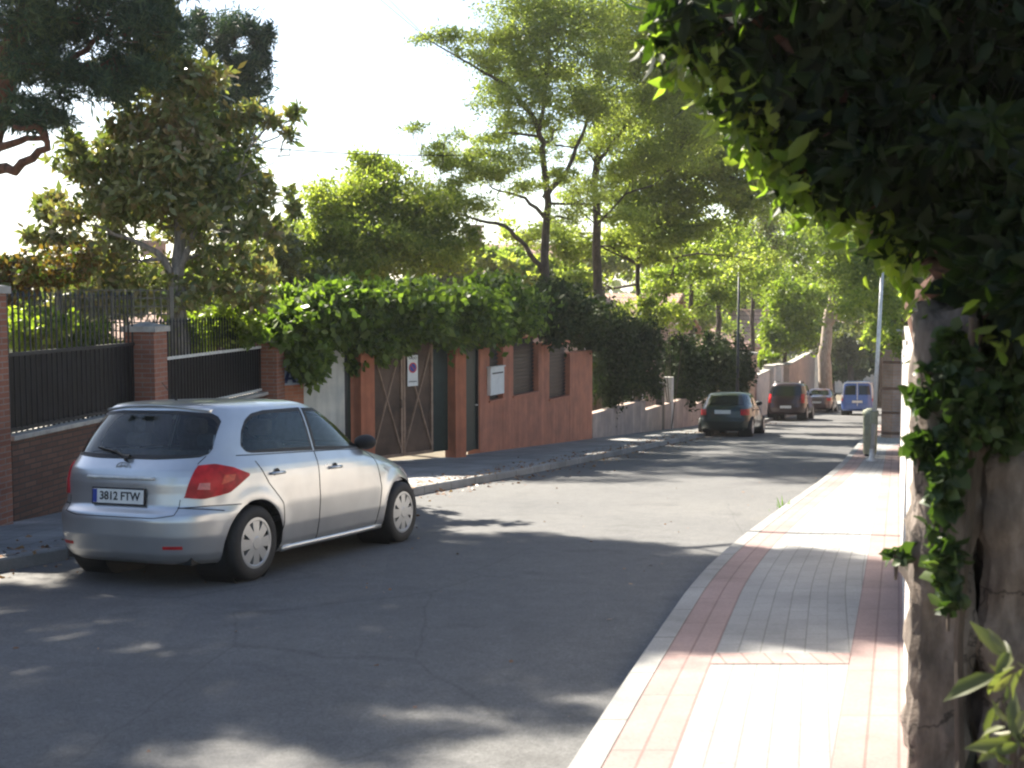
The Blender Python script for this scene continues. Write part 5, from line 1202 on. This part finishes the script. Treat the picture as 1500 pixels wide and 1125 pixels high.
# background rows beyond the gardens
def bg_tree(label, px, py, D, rx, rz_, leafm, n=7000):
    q = W(px, 560, D); b = G(q.x, q.y)
    cs = [cl(px+random.uniform(-.6, .6)*rx, py+random.uniform(-.6, .6)*rz_, D+random.uniform(-1, 1), rx*.5, rz_*.42, rx*.5*D/F, .35) for _ in range(7)]
    tree('background_tree', label, b, [[(b, .25), (W(px, py+rz_*.5, D), .2), (W(px, py, D), .1)]], cs, M['bark'], leafm, lsize=.28, nleaf=n, group='trees behind the gardens', ksub=34, ksz=.4)
for i, (px, py, D, rx, rz_, lf, lb2) in enumerate(((735, 385, 54, 50, 22, 'street', 'leafy tree covering the front of the salmon house roof'), (1215, 440, 92, 60, 60, 'street', 'dense tree closing over the road beyond the sedan'), (1255, 530, 96, 50, 30, 'hedge', 'deep shaded tree mass behind the blue van'), (1330, 470, 60, 40, 60, 'street', 'tree filling the gap behind the brick pier'), (800, 400, 52, 60, 26, 'round', 'bushy tree in front of the salmon house, behind the forked locust'), (1245, 505, 88, 40, 34, 'olivegreen', 'shady tree over the end of the street just above the blue van'), (1290, 500, 80, 34, 40, 'street', 'tree over the end of the street behind the pale pole'), (1000, 440, 85, 80, 60, 'street', 'hazy green background tree left of the lamp, behind the thin trunks'), (1090, 400, 95, 80, 80, 'street', 'tall background tree directly behind the street lamp'), (1180, 400, 110, 70, 90, 'olivegreen', 'background tree behind the lime green tree'),
        (1260, 400, 120, 80, 90, 'street', 'background tree closing the end of the street above the blue van'), (1340, 440, 90, 60, 90, 'olivegreen', 'background tree behind the pale pole and brick pier'), (880, 400, 70, 60, 50, 'round', 'background tree seen between the two locust trunks'),
        (960, 380, 75, 70, 60, 'round', 'yellow green background tree right of the straight locust trunk'), (640, 400, 60, 70, 40, 'olivegreen', 'background tree behind the round light green tree'), (30, 440, 40, 120, 60, 'olivegreen', 'background tree at far left behind the plum tree'),
        (150, 420, 38, 90, 50, 'olivegreen', 'background tree behind the magnolia trunk, left side'), (300, 440, 40, 90, 40, 'round', 'background tree low behind the magnolia, right side'), (1220, 480, 100, 50, 40, 'hedge', 'dark background tree just above the parked sedan'), (770, 430, 75, 70, 36, 'round', 'low background tree in front of the salmon house'))):
    bg_tree(lb2, px, py, D, rx, rz_, L[lf], n=5200 if D > 70 else 3500)
# far wood closing the view
P = []
for i in range(150):
    a = R(random.uniform(-48, 55)); d = random.uniform(150, 260)
    if d*math.cos(a) < 60: continue
    c = np.array((d*math.sin(a), d*math.cos(a), zg(120)+4)); P.append(c+rng.normal(size=(700, 3))*np.array((6, 6, 3.6)))
tag(leaves('far_wood', np.concatenate(P), 1.2, L['olivegreen'], None, aspect=.7), 'far green wood closing the view behind houses and street', 'trees', kind='stuff')

# ------------------------------------------------------------------ houses behind
def house(label, px, D, w, d, hw, hr, rz, wm, name='house', chim=True, wins=3):
    q = W(px, 560, D); t = empty(name, G(q.x, q.y), rz, label, 'house')
    mb = MB(); mb.box(-w/2, w/2, -d/2, d/2, -1, hw)
    mb.add([(-w/2, -d/2, hw), (-w/2, d/2, hw), (-w/2, 0, hw+hr)], [(0, 1, 2)]); mb.add([(w/2, -d/2, hw), (w/2, d/2, hw), (w/2, 0, hw+hr)], [(0, 1, 2)])
    mb.build('wall', wm, t)
    e = .5; k = hr/(d/2); mb = MB()
    for sg in (-1, 1):
        mb.add([(-w/2-e, sg*(d/2+e), hw-e*k+.03), (w/2+e, sg*(d/2+e), hw-e*k+.03), (w/2+e, 0, hw+hr+.03), (-w/2-e, 0, hw+hr+.03),
                (-w/2-e, sg*(d/2+e), hw-e*k+.2), (w/2+e, sg*(d/2+e), hw-e*k+.2), (w/2+e, 0, hw+hr+.2), (-w/2-e, 0, hw+hr+.2)], [(0, 1, 2, 3), (4, 5, 6, 7), (0, 1, 5, 4), (1, 2, 6, 5), (0, 3, 7, 4)])
    rf = mb.build('roof', M['rooftile'], t)
    if chim:
        mb = MB(); mb.box(-w*.2-.35, -w*.2+.35, -.9, -.2, hw+hr*.4, hw+hr+1.1); mb.box(-w*.2-.42, -w*.2+.42, -.97, -.13, hw+hr+1.1, hw+hr+1.22); mb.build('chimney', M['house1'], rf)
    for i in range(wins):
        for z in ((1.0, 2.3), (3.8, 5.0)):
            if z[1] > hw: continue
            x = -w/2+w*(i+.5)/wins
            mb = MB(); mb.box(x-.65, x+.65, -d/2-.05, -d/2-.003, z[0]-.08, z[1]+.08); f = mb.build('window', M['white'], t)
            mb = MB(); mb.box(x-.55, x-.03, -d/2-.06, -d/2-.051, z[0], z[1]); mb.box(x+.03, x+.55, -d/2-.06, -d/2-.051, z[0], z[1]); mb.build('pane', M['glass'], f)
    return t
house('salmon house with clay tile roof and chimney glimpsed behind the forked locust', 735, 64, 7, 8, 6.2, 2.8, R(-20), M['house1'])
house('second clay roofed house glimpsed right of the straight locust trunk', 905, 80, 8, 9, 5.2, 2.4, R(-25), M['house1'])
house('brick house with clay roof glimpsed behind the magnolia', 320, 46, 12, 8, 3.6, 2.4, R(-15), M['house1'])
house('pale house glimpsed low behind the thin street trees', 1030, 95, 10, 8, 5.0, 2.5, R(-20), M['house2'])
house('pale house with dark windows at the end of the street above the blue van', 1250, 125, 10, 8, 5.0, 2.0, R(-10), M['house2'])
# cable
mb = MB(); a = W(300, 215, 30); b = W(1083, 395, 45.9)
a = W(360, 214, 27); b = W(800, 222, 31)
pts = [a.lerp(b, i/20)+Vector((0, 0, -.15*(1-(i/10-1)**2))) for i in range(21)]
mb.tube(pts, .012, 6); tag(mb.build('overhead_cable', M['iron'], fixn=False), 'thin overhead cable crossing the white sky between the conifer and locust', 'cable')

# ------------------------------------------------------------------ litter and weeds
n = 2600; yy = rng.uniform(9, 50, n); xx = np.array([KL(y) for y in yy]) - np.abs(rng.normal(size=n))*.35*rng.choice([1, -1.0], n, p=[.65, .35])
P = np.array([(x, y, zg(y)+(KH+.006 if x < KL(y)-.0 else .008)) for x, y in zip(xx, yy)])
n2 = 500; y2 = rng.uniform(4.5, 24, n2); x2 = np.array([KL(y)+(KR(y)-KL(y))*rng.random()**.6 for y in y2]); P2_ = np.array([(x, y, zg(y)+.008) for x, y in zip(x2, y2)])
tag(leaves('leaf_litter', P, .055, L['dry'], None, aspect=.6, flat=.93), 'brown leaf litter gathered along the left kerb', 'leaves', kind='stuff')
tag(leaves('fallen_leaves', P2_[:140], .035, L['dry'], None, aspect=.6, flat=.95), 'few dry leaves scattered over the road', 'leaves', kind='stuff')
wq = W(1133, 748, 15.0); wb = G(KR(wq.y)-.02, wq.y, .0)
t = empty('weed', wb, 0, 'small bright green weed growing at the right kerb', 'weed')
P = rng.normal(size=(40, 3))*np.array((.05, .05, .02))+np.array((0, 0, .03)); leaves('blades', P, .13, L['grass'], t, aspect=.09, lean=(0, 0, 2.0))

# ------------------------------------------------------------------ haze
mb = MB(); mb.box(-930, 930, -930, 1530, -9.5, 30)
hm = bpy.data.materials.new('haze'); hm.use_nodes = True; nt = hm.node_tree; nt.nodes.remove(nt.nodes['Principled BSDF'])
pv = nt.nodes.new('ShaderNodeVolumePrincipled'); pv.inputs['Color'].default_value = (.95, .96, .97, 1); pv.inputs['Density'].default_value = .0004; pv.inputs['Anisotropy'].default_value = .3
nt.links.new(pv.outputs[0], nt.nodes['Material Output'].inputs['Volume'])
tag(mb.build('haze', hm), 'thin pale summer haze over the whole street', 'haze', kind='stuff')

# ------------------------------------------------------------------ light
sd = bpy.data.lights.new('sun', 'SUN'); sd.energy = 5; sd.angle = R(.5); sd.color = (1, .92, .78)
so = bpy.data.objects.new('sun', sd); col.objects.link(so)
dirv = Vector((math.sin(AZ)*math.cos(EL), math.cos(AZ)*math.cos(EL), math.sin(EL)))
so.rotation_euler = dirv.to_track_quat('Z', 'Y').to_euler(); so.location = (0, 0, 30)
w = bpy.data.worlds.new('World'); sc.world = w; w.use_nodes = True; nt = w.node_tree
sk = nt.nodes.new('ShaderNodeTexSky'); sk.sky_type = 'NISHITA'; sk.sun_disc = False; sk.sun_elevation = EL; sk.sun_rotation = AZ
sk.air_density = 1.0; sk.dust_density = 1.0; sk.ozone_density = 1.0
nt.links.new(sk.outputs[0], nt.nodes['Background'].inputs[0]); nt.nodes['Background'].inputs[1].default_value = .06
sc.view_settings.view_transform = 'Standard'; sc.view_settings.look = 'None'; sc.view_settings.exposure = 2.0; sc.view_settings.gamma = 1
sc.cycles.max_bounces = 6; sc.cycles.transparent_max_bounces = 8; sc.cycles.pixel_filter_type = 'BLACKMAN_HARRIS'; sc.cycles.filter_width = 2.2
